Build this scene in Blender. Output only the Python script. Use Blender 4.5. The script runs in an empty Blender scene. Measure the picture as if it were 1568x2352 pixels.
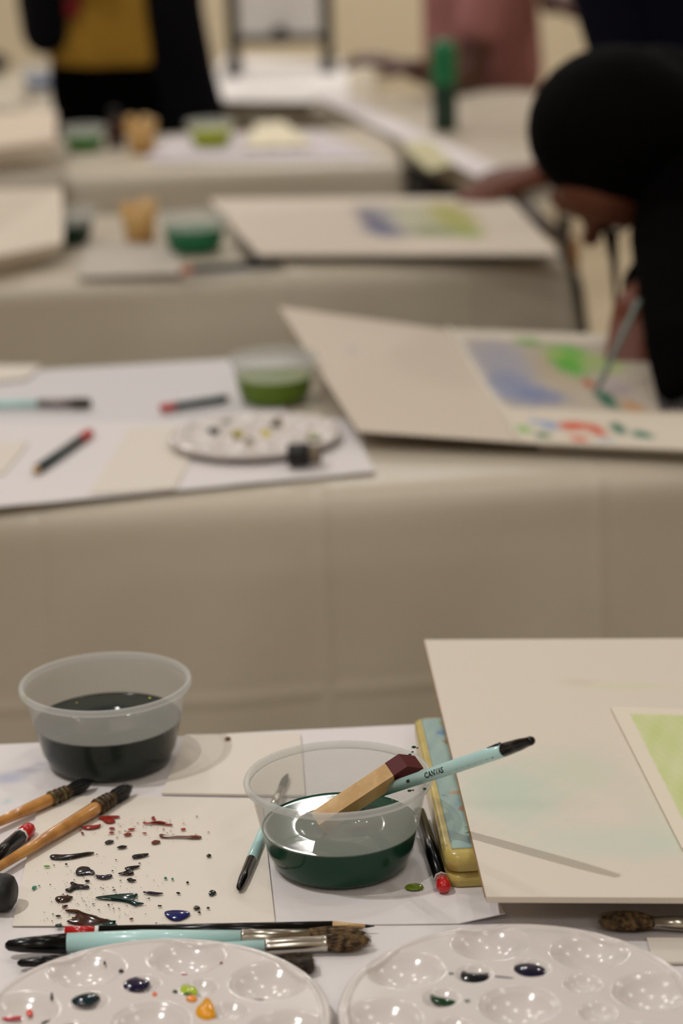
import bpy, bmesh, math, random
from math import sin, cos, pi, radians, sqrt, exp, atan2
from mathutils import Vector, Matrix
random.seed(7)
S = bpy.context.scene
COL = S.collection
V = Vector
# ------------------------------------------------------------------ camera
F, PITCH, ROLL = 5270.0, radians(16.4), radians(2.0)
CAM = V((0, 0, 1.35))
fw = V((0, cos(PITCH), -sin(PITCH)))
_r = V((1, 0, 0)); _u = V((0, sin(PITCH), cos(PITCH)))
rt = cos(ROLL) * _r - sin(ROLL) * _u
up = cos(ROLL) * _u + sin(ROLL) * _r
cd = bpy.data.cameras.new('camera'); cam = bpy.data.objects.new('camera', cd); COL.objects.link(cam)
M = Matrix((rt, up, -fw)).transposed().to_4x4(); M.translation = CAM
cam.matrix_world = M
cd.sensor_fit = 'VERTICAL'; cd.sensor_height = 22.3; cd.lens = F / 2352 * 22.3
cd.clip_start = 0.05
cd.dof.use_dof = True; cd.dof.focus_distance = 1.385; cd.dof.aperture_fstop = 3.1; cd.dof.aperture_blades = 0
S.camera = cam
# ------------------------------------------------------------------ world, lamps, exposure
w = bpy.data.worlds.new('world'); S.world = w; w.use_nodes = True
w.node_tree.nodes['Background'].inputs[0].default_value = (1, .93, .84, 1)
w.node_tree.nodes['Background'].inputs[1].default_value = 0.35
S.view_settings.view_transform = 'Standard'; S.view_settings.look = 'None'
S.view_settings.gamma = 1; S.view_settings.use_curve_mapping = False
S.view_settings.exposure = -0.17
LAMP_COL = (1.0, .975, .945)
def lamp(x, y, W, size=.075, z=2.86):
    l = bpy.data.lights.new('ceiling_or_fill_lamp', 'AREA'); l.shape = 'DISK'; l.size = size
    l.energy = W; l.color = LAMP_COL
    o = bpy.data.objects.new('ceiling_or_fill_lamp', l); COL.objects.link(o); o.location = (x, y, z)
    return o
for (x, y, W, sz) in [(-1.0, 1.0, 24, .06), (-.55, 2.3, 4, .06), (.35, 2.0, 4, .06), (.9, 1.3, 3, .06), (.6, -.5, 8, .5), (-.9, -1.3, 14, .5), (1.0, -1.6, 12, .5),  # the wide ones on the camera side are added soft fill
                      (-.6, 3.4, 8, .075), (-1.7, 4.4, 11, .075), (1.6, 4.6, 10, .075), (-1.3, 5.5, 17, .075), (1.3, 6.2, 17, .075), (-2.6, 6.4, 10, .075), (.3, 7.3, 16, .075), (-.1, 5.95, 13, .075), (2.4, 3.0, 6, .075)]:  # lamp just before the easel is added to brighten its canvas
    lamp(x, y, W, sz)
# ------------------------------------------------------------------ helpers
def at(x, y, z=.75):
    d = fw + rt * ((x - 784) / F) - up * ((y - 1176) / F)
    return CAM + d * ((z - CAM.z) / d.z)
def atY(x, y, Y):
    d = fw + rt * ((x - 784) / F) - up * ((y - 1176) / F)
    return CAM + d * (Y / d.y)
def lin(c):
    return tuple(((v / 255) / 12.92 if v / 255 <= .04045 else ((v / 255 + .055) / 1.055) ** 2.4) for v in c)
def tag(o, label=None, cat=None, group=None, kind=None):
    if label: o['label'] = label
    if cat: o['category'] = cat
    if group: o['group'] = group
    if kind: o['kind'] = kind
    return o
def thing(name, label, cat, loc=(0, 0, 0), group=None):
    o = bpy.data.objects.new(name, None); o.empty_display_size = .02; COL.objects.link(o); o.location = loc
    return tag(o, label, cat, group)
def obj(name, vs, fs, mat, parent=None, smooth=True, cols=None, kind=None, label=None):
    vs = [V(v) for v in vs]
    if parent is not None: org = V(parent.get('org', tuple(parent.location)))
    else:
        xs = [v.x for v in vs]; ys = [v.y for v in vs]; zs = [v.z for v in vs]
        org = V(((min(xs) + max(xs)) / 2, (min(ys) + max(ys)) / 2, min(zs)))
    me = bpy.data.meshes.new(name); me.from_pydata([v - org for v in vs], [], fs); me.validate()
    bm = bmesh.new(); bm.from_mesh(me); bmesh.ops.recalc_face_normals(bm, faces=bm.faces); bm.to_mesh(me); bm.free()
    if smooth:
        for p in me.polygons: p.use_smooth = True
    if cols:
        a = me.color_attributes.new('paint', 'FLOAT_COLOR', 'POINT')
        for i, c in enumerate(cols): a.data[i].color = (*c[:3], 1)
    me.materials.append(mat)
    o = bpy.data.objects.new(name, me); COL.objects.link(o)
    if parent is not None:
        o.parent = parent
        if parent.type == 'MESH' or parent.parent: o.location = (0, 0, 0)
    else: o.location = org
    if kind: o['kind'] = kind
    if label: o['label'] = label
    o['_org'] = tuple(org)
    return o
class MB:
    def __init__(s): s.v = []; s.f = []; s.c = []
    def add(s, vs, fs, col=None):
        n = len(s.v); s.v += [V(v) for v in vs]; s.f += [tuple(i + n for i in f) for f in fs]
        if col: s.c += [col] * len(vs)
    def box(s, a, b, col=None):
        x0, y0, z0 = a; x1, y1, z1 = b
        s.add([(x0, y0, z0), (x1, y0, z0), (x1, y1, z0), (x0, y1, z0), (x0, y0, z1), (x1, y0, z1), (x1, y1, z1), (x0, y1, z1)],
              [(0, 3, 2, 1), (4, 5, 6, 7), (0, 1, 5, 4), (1, 2, 6, 5), (2, 3, 7, 6), (3, 0, 4, 7)], col)
    def tube(s, A, B, prof, n=20, sq=None, col=None, upv=None):
        A = V(A); B = V(B); d = B - A; L = d.length; d.normalize()
        a = (upv or V((0, 0, 1))); e1 = (a - d * a.dot(d))
        if e1.length < 1e-4: e1 = V((1, 0, 0))
        e1.normalize(); e2 = d.cross(e1)
        vs = []; fs = []
        fl = sq or 1.0
        for (t, r) in prof:
            for k in range(n):
                an = 2 * pi * k / n
                vs.append(A + d * (L * t) + e1 * (r * cos(an)) + e2 * (r * sin(an) * fl))
        m = len(prof)
        for i in range(m - 1):
            for k in range(n):
                k2 = (k + 1) % n
                fs.append((i * n + k, i * n + k2, (i + 1) * n + k2, (i + 1) * n + k))
        fs.append(tuple(reversed(range(n)))); fs.append(tuple((m - 1) * n + k for k in range(n)))
        s.add(vs, fs, col)
    def ball(s, c, r, sc=(1, 1, 1), n=16, R=None, col=None):
        c = V(c); vs = []; fs = []; m = n // 2
        for i in range(1, m):
            th = pi * i / m
            for k in range(n):
                p = V((sin(th) * cos(2 * pi * k / n) * sc[0], sin(th) * sin(2 * pi * k / n) * sc[1], cos(th) * sc[2])) * r
                if R: p = R @ p
                vs.append(c + p)
        t = V((0, 0, sc[2] * r)); b = V((0, 0, -sc[2] * r))
        if R: t = R @ t; b = R @ b
        vs += [c + t, c + b]; T = len(vs) - 2; B = len(vs) - 1
        for i in range(m - 2):
            for k in range(n):
                k2 = (k + 1) % n; fs.append((i * n + k, (i + 1) * n + k, (i + 1) * n + k2, i * n + k2))
        for k in range(n):
            k2 = (k + 1) % n; fs.append((T, k, k2)); fs.append((B, (m - 2) * n + k2, (m - 2) * n + k))
        s.add(vs, fs, col)
    def cap(s, A, ra, B, rb, n=14):
        A = V(A); B = V(B); L = max((B - A).length, 1e-5)
        prof = []
        for i in range(1, 5): an = pi / 2 * i / 5; prof.append((-(ra * cos(an)) / L, ra * sin(an)))
        prof.append((0, ra)); prof.append((1, rb))
        for i in range(4, 0, -1): an = pi / 2 * i / 5; prof.append((1 + (rb * cos(an)) / L, rb * sin(an)))
        s.tube(A, B, prof, n)
    def build(s, name, mat, parent=None, **k):
        return obj(name, s.v, s.f, mat, parent, cols=(s.c or None), **k)
def part(name, mb, mat, parent, **k): return mb.build(name, mat, parent, **k)
def sub(name, mb, mat, prt, **k):
    # a sub-part under a mesh part (which itself sits at its thing's origin)
    org = V(prt['_org']); o = obj(name, [v for v in mb.v], mb.f, mat, None, cols=(mb.c or None), **k)
    me = o.data; d = V(o['_org']) - org
    me.transform(Matrix.Translation(d)); o.parent = prt; o.location = (0, 0, 0); o['_org'] = tuple(org)
    return o
# ------------------------------------------------------------------ materials
def mat(name, col=(200, 200, 200), rough=.5, metal=0, spec=.5, trans=0, bump=None, sss=0, vary=None, coat=0, attr=False, ior=1.45):
    m = bpy.data.materials.new(name); m.use_nodes = True; nt = m.node_tree; b = nt.nodes['Principled BSDF']
    b.inputs['Base Color'].default_value = (*lin(col), 1); b.inputs['Roughness'].default_value = rough
    b.inputs['Metallic'].default_value = metal; b.inputs['Specular IOR Level'].default_value = spec
    b.inputs['Transmission Weight'].default_value = trans; b.inputs['Coat Weight'].default_value = coat
    b.inputs['Coat Roughness'].default_value = .08; b.inputs['IOR'].default_value = ior
    tc = nt.nodes.new('ShaderNodeTexCoord')
    if vary:
        sc, c2, st = vary
        n = nt.nodes.new('ShaderNodeTexNoise'); n.inputs['Scale'].default_value = sc; n.inputs['Detail'].default_value = 4
        if isinstance(st, tuple):
            mp = nt.nodes.new('ShaderNodeMapping'); mp.inputs['Scale'].default_value = st
            nt.links.new(tc.outputs['Object'], mp.inputs[0]); nt.links.new(mp.outputs[0], n.inputs[0])
        else: nt.links.new(tc.outputs['Object'], n.inputs[0])
        mx = nt.nodes.new('ShaderNodeMix'); mx.data_type = 'RGBA'
        mx.inputs[6].default_value = (*lin(col), 1); mx.inputs[7].default_value = (*lin(c2), 1)
        rp = nt.nodes.new('ShaderNodeValToRGB'); rp.color_ramp.elements[0].position = .38; rp.color_ramp.elements[1].position = .62
        nt.links.new(n.outputs[0], rp.inputs[0]); nt.links.new(rp.outputs[0], mx.inputs[0]); nt.links.new(mx.outputs[2], b.inputs['Base Color'])
    if attr:
        a = nt.nodes.new('ShaderNodeAttribute'); a.attribute_name = 'paint'; nt.links.new(a.outputs['Color'], b.inputs['Base Color'])
    if bump:
        sc, st, dist = bump
        n = nt.nodes.new('ShaderNodeTexNoise'); n.inputs['Scale'].default_value = sc; n.inputs['Detail'].default_value = 5
        nt.links.new(tc.outputs['Object'], n.inputs[0])
        bp = nt.nodes.new('ShaderNodeBump'); bp.inputs['Strength'].default_value = st; bp.inputs['Distance'].default_value = dist
        nt.links.new(n.outputs[0], bp.inputs['Height']); nt.links.new(bp.outputs[0], b.inputs['Normal'])
    return m
def frosted(name, dry=.45, wet=.04, lvl=.03):
    # milky polypropylene: hazy where dry, clear where the liquid wets it
    m = bpy.data.materials.new(name); m.use_nodes = True; nt = m.node_tree; nt.nodes.clear()
    out = nt.nodes.new('ShaderNodeOutputMaterial'); tr = nt.nodes.new('ShaderNodeBsdfTransparent')
    tr.inputs[0].default_value = (.96, .96, .95, 1)
    df = nt.nodes.new('ShaderNodeBsdfDiffuse'); df.inputs[0].default_value = (.82, .83, .83, 1)
    tl = nt.nodes.new('ShaderNodeBsdfTranslucent'); tl.inputs[0].default_value = (.82, .83, .83, 1)
    ms = nt.nodes.new('ShaderNodeMixShader'); ms.inputs[0].default_value = .5
    nt.links.new(df.outputs[0], ms.inputs[1]); nt.links.new(tl.outputs[0], ms.inputs[2])
    tc = nt.nodes.new('ShaderNodeTexCoord'); sp = nt.nodes.new('ShaderNodeSeparateXYZ'); nt.links.new(tc.outputs['Object'], sp.inputs[0])
    mr = nt.nodes.new('ShaderNodeMapRange'); mr.inputs[1].default_value = lvl - .0008; mr.inputs[2].default_value = lvl + .0008
    mr.inputs[3].default_value = wet; mr.inputs[4].default_value = dry
    nt.links.new(sp.outputs[2], mr.inputs[0])
    m1 = nt.nodes.new('ShaderNodeMixShader'); nt.links.new(mr.outputs[0], m1.inputs[0]); nt.links.new(tr.outputs[0], m1.inputs[1]); nt.links.new(ms.outputs[0], m1.inputs[2])
    gl = nt.nodes.new('ShaderNodeBsdfGlossy'); gl.inputs['Roughness'].default_value = .24
    fr = nt.nodes.new('ShaderNodeLayerWeight'); fr.inputs[0].default_value = .5
    pw = nt.nodes.new('ShaderNodeMath'); pw.operation = 'POWER'; pw.inputs[1].default_value = 3.5; nt.links.new(fr.outputs[1], pw.inputs[0])
    mm = nt.nodes.new('ShaderNodeMath'); mm.operation = 'MULTIPLY'; mm.inputs[1].default_value = .16; nt.links.new(pw.outputs[0], mm.inputs[0])
    m2 = nt.nodes.new('ShaderNodeMixShader'); nt.links.new(mm.outputs[0], m2.inputs[0]); nt.links.new(m1.outputs[0], m2.inputs[1]); nt.links.new(gl.outputs[0], m2.inputs[2])
    nt.links.new(m2.outputs[0], out.inputs[0])
    return m
WARM = (222, 213, 202); COOL = (222, 216, 216)
m_floor = mat('floor_tile', (190, 176, 150), .45, vary=(3, (178, 162, 138), 1))
m_wall = mat('wall_paint', (232, 218, 190), .8, bump=(60, .1, .002))
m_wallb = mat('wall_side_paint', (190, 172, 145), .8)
m_ceil = mat('ceiling_paint', (228, 224, 216), .9)
m_cloth = mat('plastic_sheeting', (194, 184, 167), .38, spec=.45, bump=(18, .25, .004))
m_cloth2 = mat('plastic_sheeting_far', (186, 178, 162), .42, spec=.4, bump=(18, .2, .004))
m_paper = mat('white_paper', COOL, .75, spec=.2, attr=True, bump=(140, .05, .0005))
m_wpaper = mat('warm_paper', WARM, .8, spec=.15, attr=True, bump=(350, .08, .0004))
m_wood = mat('varnished_wood', (196, 140, 72), .28, coat=.6, vary=(60, (164, 108, 50), (1, 1, .3)))
m_bare = mat('bare_wood', (214, 182, 132), .6, vary=(90, (190, 152, 100), (1, 1, .25)))
m_dkred = mat('dark_red_lacquer', (84, 24, 22), .55, spec=.3)
m_turq = mat('turquoise_lacquer', (184, 222, 221), .3, coat=.3)
m_black = mat('black_lacquer', (10, 10, 11), .22, spec=.35)
m_mblack = mat('matt_black', (16, 16, 18), .5)
m_red = mat('red_lacquer', (186, 20, 24), .25, coat=.5)
m_white = mat('white_lacquer', (225, 222, 218), .3)
m_chrome = mat('nickel_ferrule', (190, 184, 174), .22, metal=1)
m_brist = mat('brown_bristle', (136, 108, 70), .6, vary=(260, (42, 30, 18), 1))
m_dbrist = mat('black_bristle', (17, 17, 19), .45, vary=(600, (34, 32, 32), 1))
m_brist2 = mat('dark_brown_bristle', (70, 54, 34), .6, vary=(260, (26, 19, 12), 1))
m_wrap = mat('brown_binding', (84, 58, 26), .4, vary=(300, (30, 22, 12), 1))
m_wrap2 = mat('olive_binding', (96, 84, 44), .35, vary=(300, (60, 50, 26), 1))
m_pal = mat('palette_plastic', (214, 206, 202), .16, spec=.45)
m_rim = frosted('rim_plastic', .40, .40, -1)
m_tin = mat('tin_yellow', (198, 178, 100), .3, coat=.3, vary=(40, (180, 158, 84), 1))
m_tintop = mat('tin_print', (150, 178, 170), .42, spec=.3, attr=True)
m_skin = mat('dark_skin', (74, 40, 28), .5)
m_skin2 = mat('brown_skin', (104, 54, 34), .5)
m_hair = mat('black_hair', (4, 3, 3), .85, spec=.06)
m_blackc = mat('black_cloth', (4, 3, 3), .95, spec=.04, bump=(60, .3, .004))
m_navy = mat('navy_cloth', (13, 13, 26), .95, spec=.1)
m_pink = mat('dusty_pink_cloth', (158, 104, 102), .85, bump=(14, .6, .02))
m_mustard = mat('mustard_cloth', (164, 126, 40), .85, bump=(14, .5, .02))
m_redc = mat('red_cloth', (120, 20, 24), .8)
m_jeans = mat('dark_trousers', (18, 18, 20), .9, spec=.15)
m_metal = mat('grey_metal', (120, 120, 118), .35, metal=.8)
m_white_top = mat('table_laminate', (210, 208, 200), .4)
m_green = mat('green_bottle_plastic', (28, 112, 70), .25)
m_dgreen = mat('dark_green_plastic', (14, 50, 34), .3)
m_tan = mat('tan_card', (214, 176, 118), .7, vary=(30, (196, 150, 84), 1))
m_ink = mat('black_ink', (10, 10, 10), .4)
paintm = {}
def pm(col, rough=.12, bump=None):
    k = (col, rough)
    if k not in paintm: paintm[k] = mat('paint_%d' % len(paintm), col, rough, spec=.35)
    return paintm[k]
def add_creases(m):
    # packing creases pressed into the plastic sheet, every 27 cm
    nt = m.node_tree; b = nt.nodes['Principled BSDF']; old = b.inputs['Normal'].links[0].from_node
    tc = nt.nodes.new('ShaderNodeTexCoord'); sp = nt.nodes.new('ShaderNodeSeparateXYZ'); nt.links.new(tc.outputs['Object'], sp.inputs[0])
    hs = []
    for i in (0, 2):
        pp_ = nt.nodes.new('ShaderNodeMath'); pp_.operation = 'PINGPONG'; pp_.inputs[1].default_value = .135; nt.links.new(sp.outputs[i], pp_.inputs[0])
        mr = nt.nodes.new('ShaderNodeMapRange'); mr.interpolation_type = 'SMOOTHSTEP'; mr.inputs[1].default_value = 0; mr.inputs[2].default_value = .012; mr.inputs[3].default_value = 1; mr.inputs[4].default_value = 0
        nt.links.new(pp_.outputs[0], mr.inputs[0]); hs.append(mr)
    ad = nt.nodes.new('ShaderNodeMath'); ad.operation = 'MAXIMUM'; nt.links.new(hs[0].outputs[0], ad.inputs[0]); nt.links.new(hs[1].outputs[0], ad.inputs[1])
    bp = nt.nodes.new('ShaderNodeBump'); bp.inputs['Strength'].default_value = .35; bp.inputs['Distance'].default_value = .003
    nt.links.new(ad.outputs[0], bp.inputs['Height']); nt.links.new(old.outputs[0], bp.inputs['Normal']); nt.links.new(bp.outputs[0], b.inputs['Normal'])
add_creases(m_cloth)
# ------------------------------------------------------------------ room shell
def slab(name, a, b, m, kind='structure'):
    mb = MB(); mb.box(a, b); return tag(mb.build(name, m, smooth=False), kind=kind)
X0, X1, Y0, Y1, H = -4.2, 4.2, -2.6, 8.6, 2.9
slab('floor', (X0, Y0, -.1), (X1, Y1, 0), m_floor)
slab('ceiling', (X0, Y0, H), (X1, Y1, H + .1), m_ceil)
slab('wall_back', (X0, Y1, 0), (X1, Y1 + .1, H), m_wall)
slab('wall_left', (X0 - .1, Y0, 0), (X0, Y1, H), m_wallb)
slab('wall_right', (X1, Y0, 0), (X1 + .1, Y1, H), m_wall)
slab('wall_front', (X0, Y0 - .1, 0), (X1, Y0, H), m_wall)
slab('baseboard_back', (X0, Y1 - .02, 0), (X1, Y1, .1), m_white_top)
# ------------------------------------------------------------------ tables and cloths
def snoise(x, y, k=0):
    return (sin(x * 3.1 + k) * cos(y * 2.3 + k * 1.7) + .5 * sin(x * 7.7 - y * 5.1 + k * 2.1) + .25 * sin(x * 17.3 + y * 13.7 + k)) / 1.75
def table(label, cx, cy, L, W, yaw, seed, top=.745, drop=.66, tl='', fold=1.0):
    R = Matrix.Rotation(radians(yaw), 4, 'Z'); O = V((cx, cy, 0))
    t = thing('folding_table', label, 'table', (cx, cy, 0))
    mb = MB(); mb.box((-L / 2, -W / 2, top - .032), (L / 2, W / 2, top - .003))
    mb.v = [O + R @ v for v in mb.v]; part('tabletop', mb, m_white_top, t, smooth=False)
    for sx in (-1, 1):
        for sy in (-1, 1):
            lb = MB(); x = sx * (L / 2 - .15); y = sy * (W / 2 - .07)
            lb.tube((x, y, 0), (x, y, top - .03), [(0, .014), (1, .014)], 10)
            lb.v = [O + R @ v for v in lb.v]; part('leg', lb, m_metal, t)
    st = .022; nx = int((L + 2 * drop) / st); ny = int((W + 2 * drop) / st); vs = []; fs = []
    for j in range(ny + 1):
        for i in range(nx + 1):
            u = -L / 2 - drop + (L + 2 * drop) * i / nx; v = -W / 2 - drop + (W + 2 * drop) * j / ny
            qx = max(-L / 2, min(L / 2, u)); qy = max(-W / 2, min(W / 2, v))
            dx, dy = u - qx, v - qy; d = sqrt(dx * dx + dy * dy)
            if d < 1e-6:
                vs.append(V((u, v, top + .0006)))
            else:
                ex, ey = dx / d, dy / d
                rr = .018
                if d < rr * pi / 2: an = d / rr; off = rr * sin(an); z = top - rr * (1 - cos(an))
                else: off = rr; z = top - rr - (d - rr * pi / 2)
                per = (qx * 1.0 + qy * 1.3 + atan2(ey, ex) * .25)
                fall = min(1, max(0, d - .05) / .45)
                off += .004 + fold * fall * .045 * (1 + snoise(per * 2.2, d * .7, seed)) + fold * .005 * min(1, d / .08) * (1 + sin(per * 9 + d * 5 + seed))
                off = max(off, .006)
                vs.append(V((qx + ex * off, qy + ey * off, max(z, .01))))
    for j in range(ny):
        for i in range(nx):
            a = j * (nx + 1) + i; fs.append((a, a + 1, a + nx + 2, a + nx + 1))
    vs = [O + R @ v for v in vs]
    c = obj('tablecloth', vs, fs, m_cloth, None)
    tag(c, tl, 'tablecloth'); c.modifiers.new('sub', 'SUBSURF').levels = 0
    return t
table('white folding table nearest the camera under plastic sheeting', .05, 1.205, 1.9, .60, 2, 1.0, tl='pale plastic sheet over the nearest table, under the white paper')
table('folding table of the second row, under grey plastic sheeting', -.02, 2.43, 1.9, .57, 5, 2.3, tl='grey plastic sheet over the second table, behind the two water tubs')
table('folding table of the third row, under grey plastic sheeting', -.615, 3.585, 1.84, .60, 4, 3.9, tl='grey plastic sheet over the third table, ending beside the black-haired person')
table('folding table of the fourth row, under grey plastic sheeting', -.775, 4.72, 1.80, .56, 0, 5.2, tl='grey plastic sheet over the fourth table, below the lime water tub')
table('folding table at the very back carrying the black easel', -.31, 6.10, .84, .94, 0, 6.1, drop=.66, tl='grey plastic sheet over the back table under the black easel')
table('folding table standing crosswise behind the green bottle',   .386, 4.868, .50, 1.4, 13, 7.7, top=.752, drop=.05, tl='grey plastic sheet over the crosswise table under the green bottle')
table('folding table at far left behind the person in black coat', -1.32, 6.0, 1.1, .7, 0, 8.4, top=.76, drop=.6, tl='pale plastic sheet over the far left table under the blue tub')
# ------------------------------------------------------------------ sheets of paper
def pigment(base, marks, p, nz=True):
    c = V(base)
    for (mx, my, rx, ry, col, a) in marks:
        d = ((p[0] - mx) / rx) ** 2 + ((p[1] - my) / ry) ** 2
        if nz: d *= 1 + .5 * snoise(p[0] * 37 + mx * 9, p[1] * 31 + my * 5, mx * 11)
        k = a * exp(-d ** 1.5) if d < 6 else 0
        if k > .002: c = c.lerp(V(lin(col)), min(1, k))
    return tuple(c)
def sheet(name, c4, m, label=None, cat='paper', th=.0005, nu=20, nv=20, base=WARM, marks=(), wav=.0, parent=None, curl=None, group=None, fn=None, kind=None):
    # corners: near-left, near-right, far-right, far-left; marks are in sheet coordinates 0..1
    a, b, c, d = [V(q) for q in c4]; n = (b - a).cross(d - a).normalized(); vs = []; cs = []; fs = []
    bl = lin(base)
    for lay in (0, 1):
        for j in range(nv + 1):
            for i in range(nu + 1):
                u, v = i / nu, j / nv
                p = (a * (1 - u) + b * u) * (1 - v) + (d * (1 - u) + c * u) * v
                h = wav * (1 + snoise(u * 6, v * 5, len(label or name))) / 2
                if curl: h += curl(u, v)
                vs.append(p + n * (h + lay * th))
                if lay: cs.append(fn(u, v) if fn else pigment(bl, marks, (u, v)))
                else: cs.append(bl)
    N = (nu + 1) * (nv + 1)
    for j in range(nv):
        for i in range(nu):
            k = j * (nu + 1) + i; fs.append((k + nu + 1, k + nu + 2, k + 1, k)); fs.append((N + k, N + k + 1, N + k + nu + 2, N + k + nu + 1))
    for i in range(nu): fs.append((i, i + 1, N + i + 1, N + i)); k = nv * (nu + 1) + i; fs.append((k + 1, k, N + k, N + k + 1))
    for j in range(nv): k = j * (nu + 1); fs.append((k + nu + 1, k, N + k, N + k + nu + 1)); k += nu; fs.append((k, k + nu + 1, N + k + nu + 1, N + k))
    o = obj(name, vs, fs, m, parent, cols=cs)
    if m in (m_wpaper, m_paper):
        o.modifiers.new('edge', 'EDGE_SPLIT').split_angle = radians(50)
    if parent is None: tag(o, label, cat, group)
    elif label: o['label'] = label
    return o
Z1 = .7462
# large white paper over the nearest table, with faint blue wash marks at its left
R2 = Matrix.Rotation(radians(2), 4, 'Z'); O1 = V((.05, 1.205, 0))
def t1(x, y, z=Z1): return O1 + R2 @ V((x, y, z))
cpts = [t1(-.80, -.33), t1(.9, -.33), t1(.9, .305), t1(-.80, .305)]
def uv1(px, py):
    q = R2.inverted() @ (at(px, py, Z1) - O1); return ((q.x + .80) / 1.7, (q.y + .33) / .635)
def mk(px, py, wx, wy, col, a):
    u, v = uv1(px, py); return (u, v, wx * .00028 / 1.7, wy * .0006 / .635, col, a)
t1marks = [mk(20, 1790, 40, 16, (140, 152, 190), .55), mk(70, 1772, 30, 9, (120, 126, 150), .5), mk(20, 1843, 12, 8, (150, 190, 190), .5),
           mk(985, 2050, 40, 14, (225, 170, 165), .35), mk(1075, 2035, 16, 10, (150, 180, 120), .4), mk(95, 1758, 14, 7, (120, 120, 170), .4)]
sheet('paper_cover', cpts, m_paper, 'large cool white paper covering the nearest table under everything', 'paper', .0006, 340, 130, COOL, t1marks, .0012)
ZP = Z1 + .0022
def psheet(px4, z, label, base=WARM, **k):
    return sheet('paper_sheet', [at(*q, z) for q in px4], k.pop('m', m_wpaper), label, 'paper', k.pop('th', .0006), base=base, **k)
psheet([(28, 2128), (632, 2128), (600, 1838), (92, 1828)], ZP, 'warm white sheet splattered with red, black and blue paint drops', nu=30, nv=30, curl=lambda u, v: .0012 * max(0, u - .9) * 10)
psheet([(372, 1826), (700, 1831), (690, 1688), (425, 1692)], ZP, 'blank cream sheet behind the splattered one, between the two tubs', th=.0016)
psheet([(628, 2128), (1160, 2121), (1110, 1990), (606, 1900)], ZP - .0006, 'thin white sheet under the green water tub, its corner by the board', COOL, m=m_paper, nu=30, nv=20, curl=lambda u, v: .006 * max(0, u - .8) * 5 * max(0, 1 - v * 2))
psheet([(1500, 2215), (1680, 2215), (1680, 2150), (1484, 2156)], ZP, 'small cream paper at the right edge beyond the round palette', th=.0015)
# ------------------------------------------------------------------ drawing board at right of table 1
ZB = .7725
B = [at(1116, 2062, ZB + .003), at(1568, 2064, ZB + .003), at(1568, 1478, ZB + .003), at(974, 1471, ZB + .003)]
ex = (B[1] - B[0]).normalized(); ext = .60
bb = [B[0], B[0] + ex * ext, B[3] + ex * ext, B[3]]
for q in bb: q.z = ZB
bm_marks = [(.05, .34, .055, .12, (176, 202, 186), .55), (.15, .17, .10, .055, (186, 206, 190), .45), (.13, .42, .05, .09, (190, 204, 180), .4),
            (.2, .25, .04, .1, (196, 208, 186), .3), (.22, .77, .05, .012, (205, 208, 165), .5), (.17, .79, .02, .015, (190, 180, 160), .3)]
bd = thing('drawing_board', 'large cream drawing board lying on the flowered tin at right', 'board', tuple(bb[0]))
sheet('board_panel', bb, m_wpaper, None, th=.0036, nu=150, nv=90, base=(216, 206, 193), marks=bm_marks, parent=bd)
eb = MB(); q0 = bb[0]; q1 = bb[3]
eb.tube(q0 + V((-.0006, 0, .0034)), q1 + V((-.0006, 0, .0034)), [(0, .0004), (1, .0004)], 6); part('board_edge', eb, mat('gilt_edge', (150, 112, 64), .5), bd, label='thin brown left edge')
ZQ = ZB + .0038
pp = [at(1566, 1955, ZQ), at(1900, 1990, ZQ), at(1740, 1640, ZQ), at(1402, 1630, ZQ)]
def green_page(u, v):
    e = min(u - .10, .92 - u, v - .08, .955 - v) + .008 * snoise(u * 20, v * 20, 3)
    b = V(lin((224, 214, 198)))
    if e > 0:
        g = V(lin((194, 203, 138))).lerp(V(lin((210, 214, 170))), .5 + .5 * snoise(u * 5, v * 6, 1))
        b = b.lerp(g, min(1, e * 60))
    return tuple(b)
sheet('watercolour_pad', pp, m_wpaper, 'watercolour pad with pale green wash lying on the big board', 'pad', .0022, 90, 90, fn=green_page)
# box that carries the right part of the board
sb = MB(); c = bb[1] + (bb[2] - bb[1]) * .5; sb.box((c.x - .12, c.y - .12, Z1 + .002), (c.x - .02, c.y + .12, ZB - .0006))
tag(sb.build('paint_box', m_tin, smooth=False), 'flat yellow box under the right half of the big board', 'box')
# ------------------------------------------------------------------ flowered tin
def rbox(mb, c, sx, sy, z0, z1, rad, yaw, n=6, bev=.002):
    pts = []
    for (qx, qy, a0) in ((1, 1, 0), (-1, 1, 90), (-1, -1, 180), (1, -1, 270)):
        for k in range(n + 1):
            a = radians(a0 + 90 * k / n); pts.append((qx * (sx / 2 - rad) + rad * cos(a), qy * (sy / 2 - rad) + rad * sin(a)))
    R = Matrix.Rotation(yaw, 3, 'Z'); N = len(pts); vs = []
    for (z, s) in ((z0, bev), (z0 + bev, 0), (z1 - bev, 0), (z1, bev)):
        for (x, y) in pts:
            k = 1 - s / (min(sx, sy) / 2); vs.append(V((c[0], c[1], z)) + R @ V((x * k, y * k, 0)))
    fs = [tuple(reversed(range(N))), tuple(range(3 * N, 4 * N))]
    for l in range(3):
        for k in range(N): k2 = (k + 1) % N; fs.append((l * N + k, l * N + k2, (l + 1) * N + k2, (l + 1) * N + k))
    mb.add(vs, fs)
tA = at(1024, 1962, .771); tB = at(952, 1648, .771); ty = (tB - tA).normalized(); tx = V((ty.y, -ty.x, 0)); TW = .062; TL = .222
tc_ = tA + ty * TL / 2 + tx * TW / 2; yaw = atan2(tx.y, tx.x)
tin = thing('pencil_tin', 'flat yellow tin with pale blue printed lid, under the big board', 'tin', (tc_.x, tc_.y, Z1 + .001))
mb = MB(); rbox(mb, tc_, TW, TL, Z1 + .0012, Z1 + .0122, .009, yaw); tb = part('tin_base', mb, m_tin, tin)
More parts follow.
